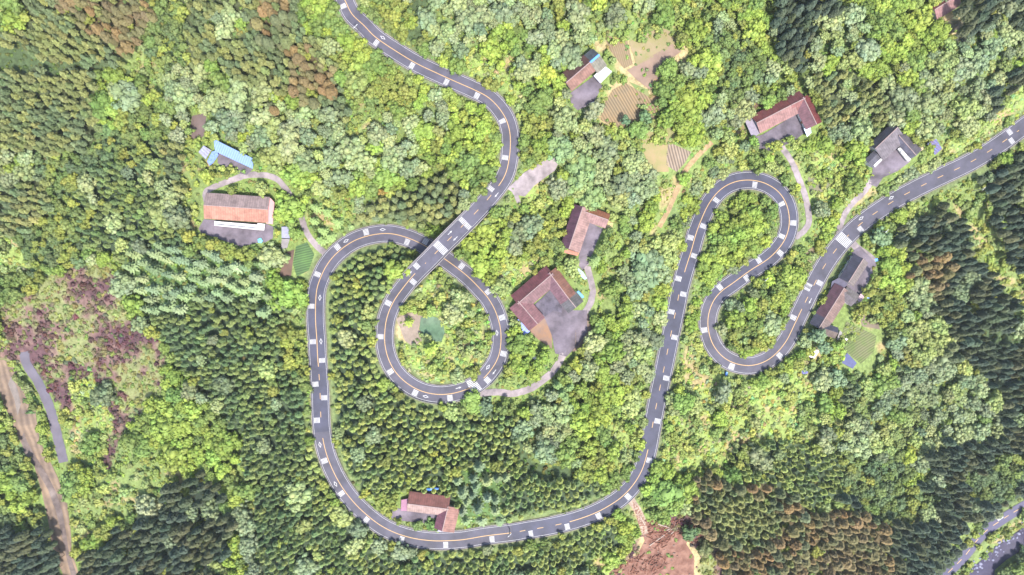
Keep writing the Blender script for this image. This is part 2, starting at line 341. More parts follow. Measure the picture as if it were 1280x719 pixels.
# right, below the road
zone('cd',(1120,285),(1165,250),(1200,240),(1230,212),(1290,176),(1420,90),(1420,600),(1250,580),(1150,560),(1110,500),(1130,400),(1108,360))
zone('s',(1122,262),(1190,222),(1215,212),(1236,245),(1250,290),(1275,345),(1308,400),(1286,414),(1252,360),(1222,322),(1200,272),(1180,250),(1130,282))
zone('cb',(1140,308),(1190,318),(1202,345),(1172,370),(1135,352)); zone('cb',(1165,410),(1200,430),(1180,470),(1150,440))
zone('p',(1118,362),(1158,350),(1170,400),(1182,440),(1242,480),(1252,535),(1190,545),(1150,525),(1110,505),(1080,560),(1040,545),(1060,480),(1112,448),(1120,400))
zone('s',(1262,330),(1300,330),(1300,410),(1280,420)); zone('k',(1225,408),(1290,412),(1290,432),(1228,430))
zone('g',(1094,318),(1130,318),(1140,360),(1110,375),(1090,350)); zone('o',(1085,370),(1130,365),(1125,420),(1095,440),(1085,420)); zone('co',(1120,440),(1145,435),(1150,470),(1128,470)); zone('co',(1050,475),(1085,472),(1080,520),(1045,530))
zone('y',(845,470),(880,450),(905,472),(960,480),(1005,452),(1035,470),(1042,520),(1010,560),(965,575),(880,590),(820,600),(830,535))
zone('y',(852,390),(880,370),(880,430),(900,465),(850,480),(842,430)); zone('g',(1030,500),(1048,495),(1050,520),(1030,520)); zc('g',820,505,18); zc('p',850,505,14)
zone('c',(918,562),(1000,548),(1062,572),(1052,622),(1000,640),(960,612),(920,602)); zone('cb',(858,602),(900,590),(960,610),(1042,642),(1112,642),(1118,740),(1110,840),(880,840),(880,682),(850,652))
zone('co',(870,610),(940,610),(980,650),(940,690),(890,670))
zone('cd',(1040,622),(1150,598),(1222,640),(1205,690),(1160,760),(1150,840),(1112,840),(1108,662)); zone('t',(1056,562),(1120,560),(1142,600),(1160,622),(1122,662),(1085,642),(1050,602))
zone('p',(1080,470),(1140,490),(1200,520),(1192,548),(1150,560),(1100,560),(1060,560)); zone('p',(1040,535),(1085,530),(1090,560),(1050,565))
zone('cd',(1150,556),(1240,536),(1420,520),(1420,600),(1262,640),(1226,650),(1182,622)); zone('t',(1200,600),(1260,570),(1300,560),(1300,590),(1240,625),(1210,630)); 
zone('s',(1170,720),(1222,672),(1282,640),(1420,575),(1420,610),(1290,655),(1215,712),(1195,760),(1150,800)); zone('s',(1190,690),(1225,655),(1215,645),(1195,665),(1170,700))
zone('t',(1235,719),(1290,680),(1420,600),(1420,840),(1200,840))
# bottom centre
zone('g',(795,585),(830,580),(856,600),(850,642),(826,656),(800,640),(792,620)); zone('m',(690,690),(760,660),(790,650),(800,680),(770,700),(740,720))
zone('c',(620,688),(700,672),(780,645),(775,690),(740,700),(720,760),(700,840),(560,840)); zone('g',(770,660),(800,655),(802,690),(776,692))
zone('h',(780,620),(804,640),(820,664),(856,640),(900,690),(908,740),(900,840),(730,840),(748,700),(785,690),(802,668)); zone('x',(790,632),(800,640),(816,664),(850,656),(874,690),(872,715),(872,840),(775,840),(770,712),(795,694),(802,668)); zone('y',(745,700),(770,690),(780,700),(762,719),(745,760))
zone('c',(403,330),(470,308),(512,308),(482,360),(466,400),(470,450),(500,490),(545,508),(600,508),(650,515),(652,560),(690,592),(752,600),(745,630),(640,662),(580,640),(500,620),(440,612),(412,560),(404,500),(398,400))
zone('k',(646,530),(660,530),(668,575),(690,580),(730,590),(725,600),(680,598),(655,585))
zone('p',(664,500),(700,500),(702,560),(680,578),(662,545)); zone('f',(575,590),(612,578),(630,600),(625,660),(595,668),(565,650),(572,615)); zone('g',(700,500),(775,470),(790,520),(760,560),(720,570)); zone('y',(776,500),(805,470),(808,530),(796,580),(770,600),(762,570))
# big western plantation
zone('c',(98,215),(130,196),(190,178),(232,188),(228,240),(215,275),(262,300),(330,315),(350,330),(362,352),(382,420),(386,520),(398,600),(432,660),(490,692),(620,692),(640,700),(600,840),(330,840),(318,640),(302,560),(262,500),(220,450),(176,392),(165,340),(98,292))
zone('f',(150,322),(200,312),(262,318),(330,318),(352,345),(335,385),(262,372),(215,392),(178,392),(164,360)); zone('p',(180,205),(208,205),(212,262),(190,270)); zc('p',112,228,12)
zone('co',(198,178),(228,182),(226,242),(212,240)); zone('s',(228,180),(262,190),(256,282),(238,290),(222,270),(226,230))
zone('c',(262,305),(345,315),(345,330),(262,325)); zone('o',(240,285),(262,295),(300,312),(320,310),(322,322),(280,322),(240,305))
zone('g',(342,345),(382,340),(384,385),(365,390),(345,375)); zone('s',(348,385),(378,390),(392,450),(396,540),(386,545),(378,480),(350,420)); zone('o',(352,405),(378,410),(392,470),(388,500),(362,450))
zone('y',(302,560),(318,640),(312,700),(296,640),(280,560)); zone('p',(300,640),(318,650),(330,719),(300,719))
zone('s',(350,305),(395,300),(405,330),(388,352),(352,350)); zone('p',(318,300),(350,305),(346,345),(325,330))
# lower left
zone('g',(178,470),(222,455),(262,505),(302,560),(300,640),(262,600),(235,590),(175,560),(160,520)); zone('s',(85,565),(170,545),(238,590),(205,612),(142,650),(100,690),(84,640)); zc('g',92,602,16)
zone('h',(4,375),(60,342),(130,330),(166,370),(182,410),(218,468),(190,500),(162,540),(132,578),(95,560),(82,520),(62,480),(30,450),(0,442))
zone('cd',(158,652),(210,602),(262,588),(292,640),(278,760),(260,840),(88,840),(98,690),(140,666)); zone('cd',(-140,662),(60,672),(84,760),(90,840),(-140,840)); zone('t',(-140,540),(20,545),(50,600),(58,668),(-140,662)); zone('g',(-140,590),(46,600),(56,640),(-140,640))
zone('y',(90,480),(120,470),(140,520),(120,580),(92,560))
# centre island, hairpin, around the houses
zone('y',(530,342),(560,326),(600,370),(614,410),(606,452),(580,470),(540,482),(505,466),(493,430),(493,390),(510,352)); zone('x',(494,395),(525,380),(532,398),(525,425),(535,440),(518,442),(502,425)); zone('s',(505,425),(535,425),(530,445),(510,440))
zone('g',(902,255),(940,238),(965,245),(972,275),(960,300),(930,320),(900,345),(872,370),(866,345),(880,290)); zone('m',(896,400),(910,372),(955,340),(985,330),(990,380),(965,430),(930,445),(905,430)); zone('m',(955,340),(1000,300),(1040,290),(1000,360),(985,400))
zone('p',(1018,255),(1050,235),(1045,270),(1018,300)); zone('y',(1020,190),(1080,195),(1080,235),(1048,255),(1015,250),(1008,215))
zone('y',(655,235),(695,205),(700,235),(675,265),(655,260)); zone('o',(660,265),(700,260),(700,320),(665,320)); zone('y',(620,320),(680,318),(670,340),(640,365),(622,350))
zone('p',(660,500),(690,490),(690,530),(665,545)); zone('s',(632,418),(660,425),(685,450),(690,462),(660,482),(632,488),(636,450)); zone('g',(655,425),(672,432),(690,455),(660,478),(636,480),(640,450))
zone('s',(722,340),(760,345),(775,390),(760,400),(735,395),(725,378)); zone('s',(1050,395),(1100,400),(1110,440),(1085,475),(1050,465),(1045,440)); zone('y',(1000,440),(1025,420),(1060,440),(1045,470),(1010,480))
zone('s',(985,190),(1000,180),(1020,200),(1022,240),(1006,240),(996,215)); zone('s',(1055,250),(1090,230),(1130,215),(1145,228),(1110,248),(1080,268))
# nothing tall on yards, plots, houses
BARE = [[(698,92),(744,56),(770,86),(752,110),(732,138),(716,136),(712,118)], [(928,150),(1006,106),(1030,152),(1012,168),(990,178),(960,188),(935,175)],[(1164,12),(1190,-10),(1208,-8),(1205,10),(1172,28)],
 [(1083,200),(1088,180),(1116,148),(1150,188),(1152,196),(1136,206),(1112,218),(1098,232),(1086,228),(1092,214)],[(1156,180),(1170,170),(1180,186),(1170,196)],
 [(1004,410),(1040,360),(1064,314),(1092,328),(1088,340),(1076,372),(1050,420),(1020,424)],[(700,300),(720,247),(764,268),(760,288),(750,300),(742,325),(730,340),(706,312)],
 [(628,376),(684,326),(692,326),(732,372),(738,400),(732,430),(712,446),(690,446),(660,422)],[(490,640),(500,622),(514,612),(566,620),(578,664),(548,664),(540,654),(510,652),(495,648)],
 [(246,288),(254,240),(344,246),(344,302),(318,306),(300,310),(284,304),(264,298)],[(246,190),(266,172),(320,198),(318,214),(290,208),(262,210),(246,198)],[(350,281),(363,281),(364,312),(350,312)],
 [(365,302),(390,300),(396,315),(388,345),(370,350),(350,350),(348,330)],[(640,232),(655,214),(690,194),(702,198),(694,216),(668,234),(655,248),(660,268),(645,262)],[(-140,440),(6,448),(30,490),(46,520),(50,560),(74,590),(88,640),(92,680),(100,730),(104,840),(80,840),(62,680),(50,640),(38,580),(16,540),(0,500),(-140,470)],
 [(236,145),(260,138),(258,170),(240,182)],[(1190,840),(1215,705),(1245,680),(1290,648),(1420,590),(1420,630),(1296,674),(1250,712),(1240,840)],
 [(524,394),(550,396),(556,424),(545,430),(522,415)],[(1054,438),(1092,398),(1110,420),(1090,460),(1070,468),(1050,455)],[(1008,440),(1020,430),(1028,440),(1018,452)],[(800,178),(862,180),(866,205),(838,220),(812,205)]]
BLK = np.zeros(GU.shape, bool)
for b in BARE: BLK |= inpoly(GU, GV, b)
LP = {k: spline(p, 3) for k, (p, wd) in LANES.items()}
LD = np.full(GU.shape, 1e9)
for k, P in LP.items():
    for q in P: LD = np.minimum(LD, np.hypot(GU - q[0], GV - q[1]) - LANES[k][1] / 2)

# ------------------------------------------------------------------ ground sheet
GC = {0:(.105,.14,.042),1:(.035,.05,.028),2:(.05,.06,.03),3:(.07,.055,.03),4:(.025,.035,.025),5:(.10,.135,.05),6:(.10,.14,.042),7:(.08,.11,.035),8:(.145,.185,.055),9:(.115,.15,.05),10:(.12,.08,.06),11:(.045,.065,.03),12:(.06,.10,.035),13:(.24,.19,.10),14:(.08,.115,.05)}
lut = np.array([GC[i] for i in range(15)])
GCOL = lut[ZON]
nh = vnoise((GU, GV), 26, 31) * .55 + vnoise((GU, GV), 9, 32) * .3 + vnoise((GU, GV), 4, 33) * .15
hm = (ZON == 10)
GCOL[hm] = np.where((nh[hm] > .58)[:, None], np.array([.13, .14, .06]), np.where((nh[hm] > .45)[:, None], np.array([.12, .075, .065]), np.array([.07, .038, .042])))
sm = np.isin(ZON, [8, 9]) & (vnoise((GU, GV), 16, 35) > .72); GCOL[sm] = (.20, .16, .08)
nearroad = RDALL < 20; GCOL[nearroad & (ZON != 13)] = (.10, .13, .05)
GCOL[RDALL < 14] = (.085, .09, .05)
for _ in range(2):
    GCOL[1:-1, 1:-1] = (GCOL[1:-1, 1:-1] * 2 + GCOL[:-2, 1:-1] + GCOL[2:, 1:-1] + GCOL[1:-1, :-2] + GCOL[1:-1, 2:]) / 6
xs = np.r_[np.arange(-1500, U0, 80), gu, np.arange(U1 + 80, 2800, 80)].astype(float)
ys = np.r_[np.arange(-1200, V0, 80), gv, np.arange(V1 + 80, 2000, 80)].astype(float)
XX, YY = np.meshgrid(xs, ys)
ZZ = np.clip(rbf(XX, YY), -110, 60); CC = np.tile(np.array([.05, .07, .03]), XX.shape + (1,))
i0 = int(np.where(xs == U0)[0][0]); j0 = int(np.where(ys == V0)[0][0])
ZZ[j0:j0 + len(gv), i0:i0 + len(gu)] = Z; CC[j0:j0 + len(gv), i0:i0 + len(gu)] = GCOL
k = PX * (CAM_H - ZZ) / CAM_H
VT = np.stack([(XX - 640) * k, (359.5 - YY) * k, ZZ], -1).reshape(-1, 3)
nx, ny = len(xs), len(ys); ii = (np.arange(ny - 1)[:, None] * nx + np.arange(nx - 1)[None]).ravel()
FF = np.stack([ii, ii + nx, ii + nx + 1, ii + 1], 1)
gm = bpy.data.materials.new('ground_cover'); gm.use_nodes = True; n = gm.node_tree; b = n.nodes['Principled BSDF']; b.inputs['Roughness'].default_value = .95; b.inputs['Specular IOR Level'].default_value = .1
at = n.nodes.new('ShaderNodeAttribute'); at.attribute_name = 'tint'; ge = n.nodes.new('ShaderNodeNewGeometry')
nz = n.nodes.new('ShaderNodeTexNoise'); nz.inputs['Scale'].default_value = .55; nz.inputs['Detail'].default_value = 9; nz.inputs['Roughness'].default_value = .75; n.links.new(ge.outputs['Position'], nz.inputs['Vector'])
mr = n.nodes.new('ShaderNodeMapRange'); mr.inputs['From Min'].default_value = .3; mr.inputs['From Max'].default_value = .7; mr.inputs['To Min'].default_value = .5; mr.inputs['To Max'].default_value = 1.5; n.links.new(nz.outputs['Fac'], mr.inputs['Value'])
mx = n.nodes.new('ShaderNodeMix'); mx.data_type = 'RGBA'; mx.blend_type = 'MULTIPLY'; mx.inputs['Factor'].default_value = 1
n.links.new(at.outputs['Color'], mx.inputs['A']); n.links.new(mr.outputs[0], mx.inputs['B']); n.links.new(mx.outputs['Result'], b.inputs['Base Color'])
bp = n.nodes.new('ShaderNodeBump'); bp.inputs['Strength'].default_value = .6; bp.inputs['Distance'].default_value = .5; n.links.new(nz.outputs['Fac'], bp.inputs['Height']); n.links.new(bp.outputs[0], b.inputs['Normal'])
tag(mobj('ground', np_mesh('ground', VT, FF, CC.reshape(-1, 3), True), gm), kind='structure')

# ------------------------------------------------------------------ draped sheets
def drape_mesh(name, poly, dz, step=3.0, ridge=None, parent_off=None):
    P = []; n = len(poly)
    for i in range(n):
        a, b2 = poly[i], poly[(i + 1) % n]; m_ = max(1, int(math.hypot(b2[0] - a[0], b2[1] - a[1]) / step))
        P += [(a[0] + (b2[0] - a[0]) * t / m_, a[1] + (b2[1] - a[1]) * t / m_) for t in range(m_)]
    nb = len(P); us = [p[0] for p in P]; vs = [p[1] for p in P]
    Uu, Vv = np.meshgrid(np.arange(min(us) + .7, max(us), step), np.arange(min(vs) + .7, max(vs), step))
    ins = inpoly(Uu, Vv, poly)
    for a, b2 in zip(Uu[ins], Vv[ins]):
        if min((a - p[0]) ** 2 + (b2 - p[1]) ** 2 for p in P[:nb]) > (step * .4) ** 2: P.append((float(a), float(b2)))
    r = geometry.delaunay_2d_cdt([Vector(p) for p in P], [], [list(range(nb))], 1, 1e-4)
    V_ = []
    for p in r[0]:
        z = gz(p.x, p.y) + dz
        if ridge:
            ang, per, amp = ridge; z += amp * .5 * (1 + math.cos(2 * math.pi * (p.x * math.cos(ang) + p.y * math.sin(ang)) / per))
        V_.append(W(p.x, p.y, z))
    me = bpy.data.meshes.new(name); me.from_pydata(V_, [], [list(f)[::-1] for f in r[2]])
    for p in me.polygons: p.use_smooth = True
    if len(me.polygons) and me.polygons[0].normal.z < 0: me.flip_normals()
    return me
def drape(name, poly, m, dz=.18, step=3.0, ridge=None):
    return tag(mobj(name, drape_mesh(name, poly, dz, step, ridge), m), kind='structure')
def strip(P, o0, o1, dz, i0=0, i1=None, zf=None, thick=0):
    """ribbon along a sampled path between two lateral offsets (px)"""
    i1 = len(P) if i1 is None else i1
    T = np.gradient(P[:, :2], axis=0); T /= np.linalg.norm(T, axis=1)[:, None] + 1e-9; N = np.stack([T[:, 1], -T[:, 0]], 1)
    m_ = MB(); ring = []
    for i in range(i0, i1):
        a = P[i, :2] + N[i] * o0; b2 = P[i, :2] + N[i] * o1
        za = (P[i, 2] if zf is None else zf(*a)) + dz; zb = (P[i, 2] if zf is None else zf(*b2)) + dz
        ring.append((W(a[0], a[1], za), W(b2[0], b2[1], zb)))
    if thick:
        for (a, b2), (c, d) in zip(ring, ring[1:]):
            m_.prism([(q[0], q[1], q[2] - thick) for q in (a, b2, d, c)], [a, b2, d, c])
    else:
        for (a, b2), (c, d) in zip(ring, ring[1:]): m_.poly([a, b2, d, c])
    return m_
def smat(mb, name, m, kind=None, parent=None):
    o = mb.build(name, m, parent)
    if not parent and kind: tag(o, kind=kind)
    return o
# main road (everything but the bridge deck)
for a, b2, m in ((0, B0 + 1, ASPH), (B1, idx_near(400, 349, TOPHALF) + 1, ASPH), (idx_near(400, 349, TOPHALF), idx_near(402, 540) + 1, ASPHD), (idx_near(402, 540), idx_near(640, 666) + 1, ASPH), (idx_near(640, 666), idx_near(891, 378) + 1, ASPHD), (idx_near(891, 378), len(RP), ASPH)):
    smat(strip(RP, -HW, HW, 0, a, b2), 'road', m, 'structure')
EDGE = MB(); 
def add(dst, src):
    k0 = len(dst.v); dst.v += src.v; dst.f += [[i + k0 for i in f] for f in src.f]
for sgn in (-1, 1):
    add(EDGE, strip(RP, sgn * 9.8, sgn * 9.45, .012, 0, len(RP)))
smat(EDGE, 'road_edge_lines', WHITE, 'structure')
KERB = MB()
for sgn in (-1, 1):
    for a, b2 in ((0, B0), (B1, len(RP))):
        add(KERB, strip(RP, sgn * 11.2, sgn * 11.75, .13, a, b2, thick=.5))
smat(KERB, 'road_kerb', mat('old_kerb', (.17, .15, .14), .9, .3, .6), 'structure')
CL = MB()
def yl(u0, v0, u1, v1, dash=False, lo=0, hi=None):
    a, b2 = idx_near(u0, v0, lo, hi), idx_near(u1, v1, lo, hi)
    if dash:
        i = a
        while i < b2: add(CL, strip(RP, -.36, .36, .012, i, min(i + 6, b2))); i += 15
    else: add(CL, strip(RP, -.42, .42, .012, a, b2))
BR = TOPHALF
yl(395,-110,622,234,hi=BR); yl(614,245,530,330,True,0,BR); yl(520,342,590,483,False,0,idx_near(590,483)+2); yl(606,474,398,460,False,idx_near(600,476)); yl(399,468,402,525,True); yl(402,548,640,666)
yl(650,664,706,654,True); yl(712,652,811,560); yl(815,535,852,352,True); yl(856,340,1003,385); yl(1006,378,1275,162,True)
smat(CL, 'road_centre_line', YELLOW, 'structure')
ZB = MB()
def zebra(u, v, lo=0, hi=None, full=False, length=8.6, n=5, solid=False):
    i = idx_near(u, v, lo, hi); half = max(2, int(length / 1.5 / 2))
    side = 1 if (np.array([u, v]) - RP[i, :2]) @ NRM[i] > 0 else -1
    a, b2 = (-9, 9) if full else sorted((side * 1.3, side * 8.9)); n = 9 if full else n; wd = (b2 - a) / n
    if solid: add(ZB, strip(RP, a + .3, b2 - .3, .012, i - half, i + half + 1)); return
    for k_ in range(n):
        add(ZB, strip(RP, a + wd * (k_ + .2), a + wd * (k_ + .8), .012, i - half, i + half + 1))
LOW = idx_near(600, 476)
for z_ in [(429,7),(470,53),(516,81),(558,102),(596,119),(625,153),(631,197),(614,236),(521,333),(516,352),(484,379),(474,421),(488,465),(519,490),(563,498)]: zebra(*z_, hi=LOW)
for z_ in [(609,474),(630,442),(627,398),(609,365),(575,336),(532,302),(508,303),(458,290),(422,309),(397,343),(389,383),(390,428),(401,451),(395,480),(404,498),(400,526),(407,575),(428,617),(458,651),(502,674),(557,679),(614,671),
 (663,664.5),(709,657.5),(748,646),(785,620),(811,576),(820.5,526),(830,471.5),(840,421),(839,390),(852,368),(848,347.5),(865,319),(864,298),(880,283),(897,252),(944,231),(976,256),(992,279),(977,296),(975,317),(949,325),(934,348),
 (901,360),(879,413),(915,458),(992,397),(1010,361),(1012,357),(1261,165),(1263,174)]: zebra(*z_, lo=LOW)
zebra(580,279,hi=LOW,full=True,length=8); zebra(551,309,hi=LOW,full=True,length=10); zebra(592,482,hi=LOW+6,full=True,length=14,n=10); zebra(1054,300,lo=LOW,full=True,length=13)
for z_ in [(975,444),(1076,286),(1024,353)]: zebra(*z_, lo=LOW, length=8.5, n=9)
# diamonds and arrows
def mark(u, v, kind, lo=0, hi=None):
    i = idx_near(u, v, lo, hi); side = 1 if (np.array([u, v]) - RP[i, :2]) @ NRM[i] > 0 else -1
    c = RP[i, :2] + NRM[i] * side * 5; T = tan[i]; N = NRM[i]; z = RP[i, 2] + .014
    def q(pts):
        def zz(a): j = min(max(i + a / 1.5, 0), len(RP) - 2); return RP[int(j), 2] * (1 - j % 1) + RP[int(j) + 1, 2] * (j % 1) + .02
        ZB.poly([W(*(c + T * a + N * b3), zz(a)) for a, b3 in pts])
    if kind == 'd':
        o = [(4, 0), (0, 1.9), (-4, 0), (0, -1.9)]; s_ = [(2.7, 0), (0, 1.1), (-2.7, 0), (0, -1.1)]
        for k_ in range(4): q([o[k_], o[(k_ + 1) % 4], s_[(k_ + 1) % 4], s_[k_]])
    else:
        d = side
        q([(-3.5 * d, -.35), (1 * d, -.35), (1 * d, .35), (-3.5 * d, .35)]); q([(1 * d, -1.2), (4 * d, 0), (1 * d, 1.2)])
for a in [(478,47),(532,496)]: mark(*a, 'd', hi=LOW)
for a in [(434,302),(479,287),(400,373),(400,427),(402,556),(419,605),(577,495),(621,417),(609,458),(1114,248),(1077,274)]: mark(*a, 'd', lo=LOW - 10)
for a in [(621,243),(562,291),(569,298),(511,342),(573,484)]: mark(*a, 'a', hi=LOW)
for a in [(618,465),(1012,375)]: mark(*a, 'a', lo=LOW)
smat(ZB, 'road_markings', WHITE, 'structure')
# lanes
for kk, P in LP.items():
    Pz = np.c_[P[:, :2], [gz(*q[:2]) for q in P]]; wd = LANES[kk][1] / 2
    T = np.gradient(P[:, :2], axis=0); T /= np.linalg.norm(T, axis=1)[:, None]; Nn = np.stack([T[:, 1], -T[:, 0]], 1)
    poly = [tuple(P[i, :2] + Nn[i] * wd * random.uniform(.9, 1.1)) for i in range(len(P))] + [tuple(P[i, :2] - Nn[i] * wd * random.uniform(.9, 1.1)) for i in range(len(P) - 1, -1, -1)]
    mm = {'dirt_track': mat('track_dirt', (.19, .14, .11), .95, .3, .5), 'field_path': mat('path_dirt', (.19, .13, .07), .95, .3, .5), 'valley_road': mat('old_asphalt', (.082, .072, .09), .9, .12, .2)}.get(kk, LANE)
    drape(kk, poly, mm, .2)
RRm = np.c_[RR[:, :2], RR[:, 2]]
smat(strip(RRm, -6.3, 6.3, 0, 0, len(RRm)), 'river_road', mat('river_road_asphalt', (.06, .055, .09), .8, .1, .2), 'structure')
rl = MB()
for i in range(0, len(RRm) - 3, 4): add(rl, strip(RRm, -.4, .4, .012, i, i + 3))
smat(rl, 'river_road_centre_line', YELLOW, 'structure')
i = int(np.argmin(np.hypot(RR[:, 0] - 1250, RR[:, 1] - 650))); rz_ = MB()
for k_ in range(5): add(rz_, strip(RRm, 1 + k_ * 1.2, 1.9 + k_ * 1.2, .012, i - 1, i + 2))
smat(rz_, 'river_road_markings', WHITE, 'structure')

# ------------------------------------------------------------------ bridge
bz = (RP[B0, 2] + RP[B1, 2]) / 2; bc = RP[(B0 + B1) // 2]
br = empty('road_bridge', W(bc[0], bc[1], gz(bc[0], bc[1])), 'straight concrete road bridge crossing over the lower road where the loop closes', 'bridge')
strip(RP, -12.2, 12.2, -.35, B0 - 2, B1 + 3, thick=1.1).build('deck_slab', CONC, br)
strip(RP, -HW, HW, 0, B0, B1 + 1, thick=.33).build('road_surface', ASPH, br)
for s_ in (-1, 1): strip(RP, s_ * 11.3, s_ * 12.0, .95, B0 - 3, B1 + 4, thick=1.3).build('parapet', CONC, br)
for t_ in (.27, .73):
    q = RP[int(B0 + (B1 - B0) * t_)]
    for s_ in (-6.5, 6.5):
        pm = MB(); nn = NRM[int(B0 + (B1 - B0) * t_)]; x, y, z = W(q[0] + nn[0] * s_, q[1] + nn[1] * s_, q[2] - 1.4); g_ = gz(q[0], q[1]) - 2
        pm.tube((x, y, g_), (x, y, z), .8, .7, 12); pm.build('pier', CONC, br)

for (a_, b_, sd, lo_, hi_, lab) in [((425,-8),(600,116),-1,0,TOPHALF,'steel guard rail along the outer edge of the topmost road stretch'), ((612,123),(637,200),1,0,TOPHALF,'steel guard rail round the upper road bend'),
   ((500,366),(566,492),-1,0,TOPHALF+6,'steel guard rail on the outer side of the round loop, left half'), ((604,473),(600,362),-1,TOPHALF,None,'steel guard rail on the outer side of the round loop, right half'),
   ((430,309),(396,440),1,TOPHALF,None,'steel guard rail along the top of the west straight road'), ((402,545),(495,666),1,TOPHALF,None,'steel guard rail on the outer side of the southwest bend'), ((500,668),(640,666),1,TOPHALF,None,'steel guard rail along the bottom road stretch'),
   ((690,657),(790,607),1,TOPHALF,None,'steel guard rail on the outer side of the southeast bend'), ((815,535),(850,362),1,TOPHALF,None,'steel guard rail on the right of the north-south road'), ((886,400),(970,442),1,TOPHALF,None,'steel guard rail round the lowest hairpin bend'), ((1003,385),(1060,294),1,TOPHALF,None,'steel guard rail between the road and the long brown house'), ((1080,277),(1275,162),1,TOPHALF,None,'steel guard rail on the valley side of the straight east road')]:
    i_, j_ = idx_near(*a_, lo_, hi_), idx_near(*b_, lo_, hi_)
    if i_ > j_: i_, j_ = j_, i_
    # outer side: the one the section bulges to, given per section
    c0 = RP[(i_ + j_) // 2]; gr = empty('guard_rail', W(c0[0], c0[1], c0[2]), lab, 'guard rail', 'guard rails along the road')
    strip(RP, sd * 12.1, sd * 12.32, .78, i_, j_, thick=.32).build('rail_beam', RAIL, gr)
    for q_ in range(i_ + 2, j_ - 1, max(5, (j_ - i_) // 60)):
        p_ = RP[q_, :2] + NRM[q_] * sd * 12.4; x, y, z = W(p_[0], p_[1], RP[q_, 2]); m_ = MB(); m_.box((x, y, z - .3), (.14, .14, 1.05)); m_.build('post', RAIL, gr)

# ------------------------------------------------------------------ yards, plots, streams
def plot(poly, c1, c2, ang=None, per=1.0, name='field', rough=.95, amt=.35, scale=.22):
    c1 = tuple(c * .55 for c in c1); c2 = tuple(c * .55 for c in c2)
    m = mat(name + '_soil', c1, rough, 0, scale, col2=c2, stripe=(ang, per, amt) if ang is not None else None, bump=.3)
    return drape(name, poly, m, .2, 2.5)
for nm, poly in {'courtyard': [(712,117),(744,94),(753,108),(741,130),(722,138),(714,130)], 'courtyard_b': [(954,168),(996,142),(1010,163),(990,178),(970,186),(955,190),(938,178),(940,172)],
   'courtyard_c': [(1092,209),(1108,190),(1124,184),(1138,202),(1122,214),(1104,222),(1096,234),(1086,230)], 'courtyard_d': [(1062,316),(1075,308),(1096,330),(1090,345),(1070,378),(1060,380),(1044,362),(1050,345)],
   'courtyard_e': [(736,278),(754,286),(745,305),(738,326),(728,338),(722,330),(725,312)], 'courtyard_f': [(668,382),(688,362),(708,388),(734,388),(734,415),(722,432),(708,446),(694,442),(690,420),(682,400)],
   'courtyard_g': [(484,640),(494,635),(512,638),(548,644),(546,656),(520,653),(500,651),(490,648)], 'courtyard_h': [(248,286),(255,274),(334,280),(342,284),(341,298),(332,303),(318,304),(302,309),(286,303),(266,296),(252,292)],
   'courtyard_i': [(272,190),(316,212),(308,219),(290,214),(272,204)], 'apron': [(634,236),(655,216),(688,196),(700,199),(694,213),(668,232),(656,246),(648,244),(654,262),(648,258),(640,240)]}.items():
    drape('courtyard' if nm != 'apron' else 'roadside_apron', poly, CONCD if nm != 'apron' else LANE, .24, 3)
drape('inner_yard', [(668,381),(687,364),(703,384),(702,391),(692,388),(681,396)], mat('stone_yard', (.06,.052,.068), .9, .4, .3), .3)
plot([(668,398),(682,398),(690,415),(690,436),(672,424),(662,414)], (.30,.17,.10), (.2,.14,.12)); plot([(715,398),(736,392),(740,420),(728,436),(716,440)], (.26,.17,.12), (.18,.14,.12))
R = math.radians
plot([(755,44),(784,50),(791,80),(780,86),(762,62)], (.30,.21,.13), (.24,.19,.1), R(20), .9)
plot([(786,52),(826,34),(852,46),(842,58),(796,82)], (.24,.22,.09), (.30,.23,.14))
plot([(784,88),(840,55),(852,64),(836,76),(832,98),(812,112),(796,100)], (.29,.20,.15), (.22,.15,.12))
plot([(766,112),(782,104),(820,126),(820,148),(800,158),(770,160),(751,150),(752,136)], (.32,.22,.12), (.25,.19,.12), R(-145), 1.1, amt=.45)
plot([(786,102),(810,112),(812,122),(795,112)], (.17,.24,.08), (.24,.22,.1)); plot([(817,100),(836,84),(832,110),(824,140),(816,124)], (.33,.2,.11), (.25,.18,.1))
plot([(800,160),(834,172),(836,215),(815,215),(804,190)], (.24,.23,.09), (.32,.24,.13)); plot([(822,150),(850,166),(838,178),(806,168)], (.28,.24,.11), (.2,.2,.08)); plot([(836,178),(864,190),(856,204),(846,215),(830,205)], (.28,.21,.16), (.36,.28,.22), R(25), 1.3, amt=.6)
plot([(1178,28),(1205,24),(1206,38),(1180,44)], (.12,.10,.08), (.16,.15,.08)); plot([(1180,46),(1208,40),(1210,58),(1184,62)], (.07,.08,.06), (.10,.11,.07), R(80), 1.2)
plot([(1058,402),(1096,420),(1092,440),(1076,455),(1056,438),(1050,425)], (.2,.2,.1), (.15,.2,.06), R(-62), 1.2, amt=.45); plot([(1072,392),(1096,396),(1100,412),(1078,408)], (.22,.17,.12), (.16,.13,.1))
plot([(370,308),(384,303),(393,318),(386,338),(371,346),(366,330)], (.12,.22,.07), (.08,.14,.06), R(105), 1.0, amt=.5, name='vegetable_plot'); plot([(350,318),(368,312),(364,345),(350,346)], (.17,.10,.08), (.12,.08,.06))
plot([(240,145),(258,141),(256,168),(242,184),(236,170)], (.2,.14,.13), (.15,.11,.1)); plot([(912,150),(930,136),(940,142),(928,152),(935,174),(922,168)], (.28,.17,.09), (.2,.17,.09)); plot([(938,140),(945,122),(978,108),(986,118),(946,138)], (.22,.13,.07), (.16,.11,.07), R(60), .8)
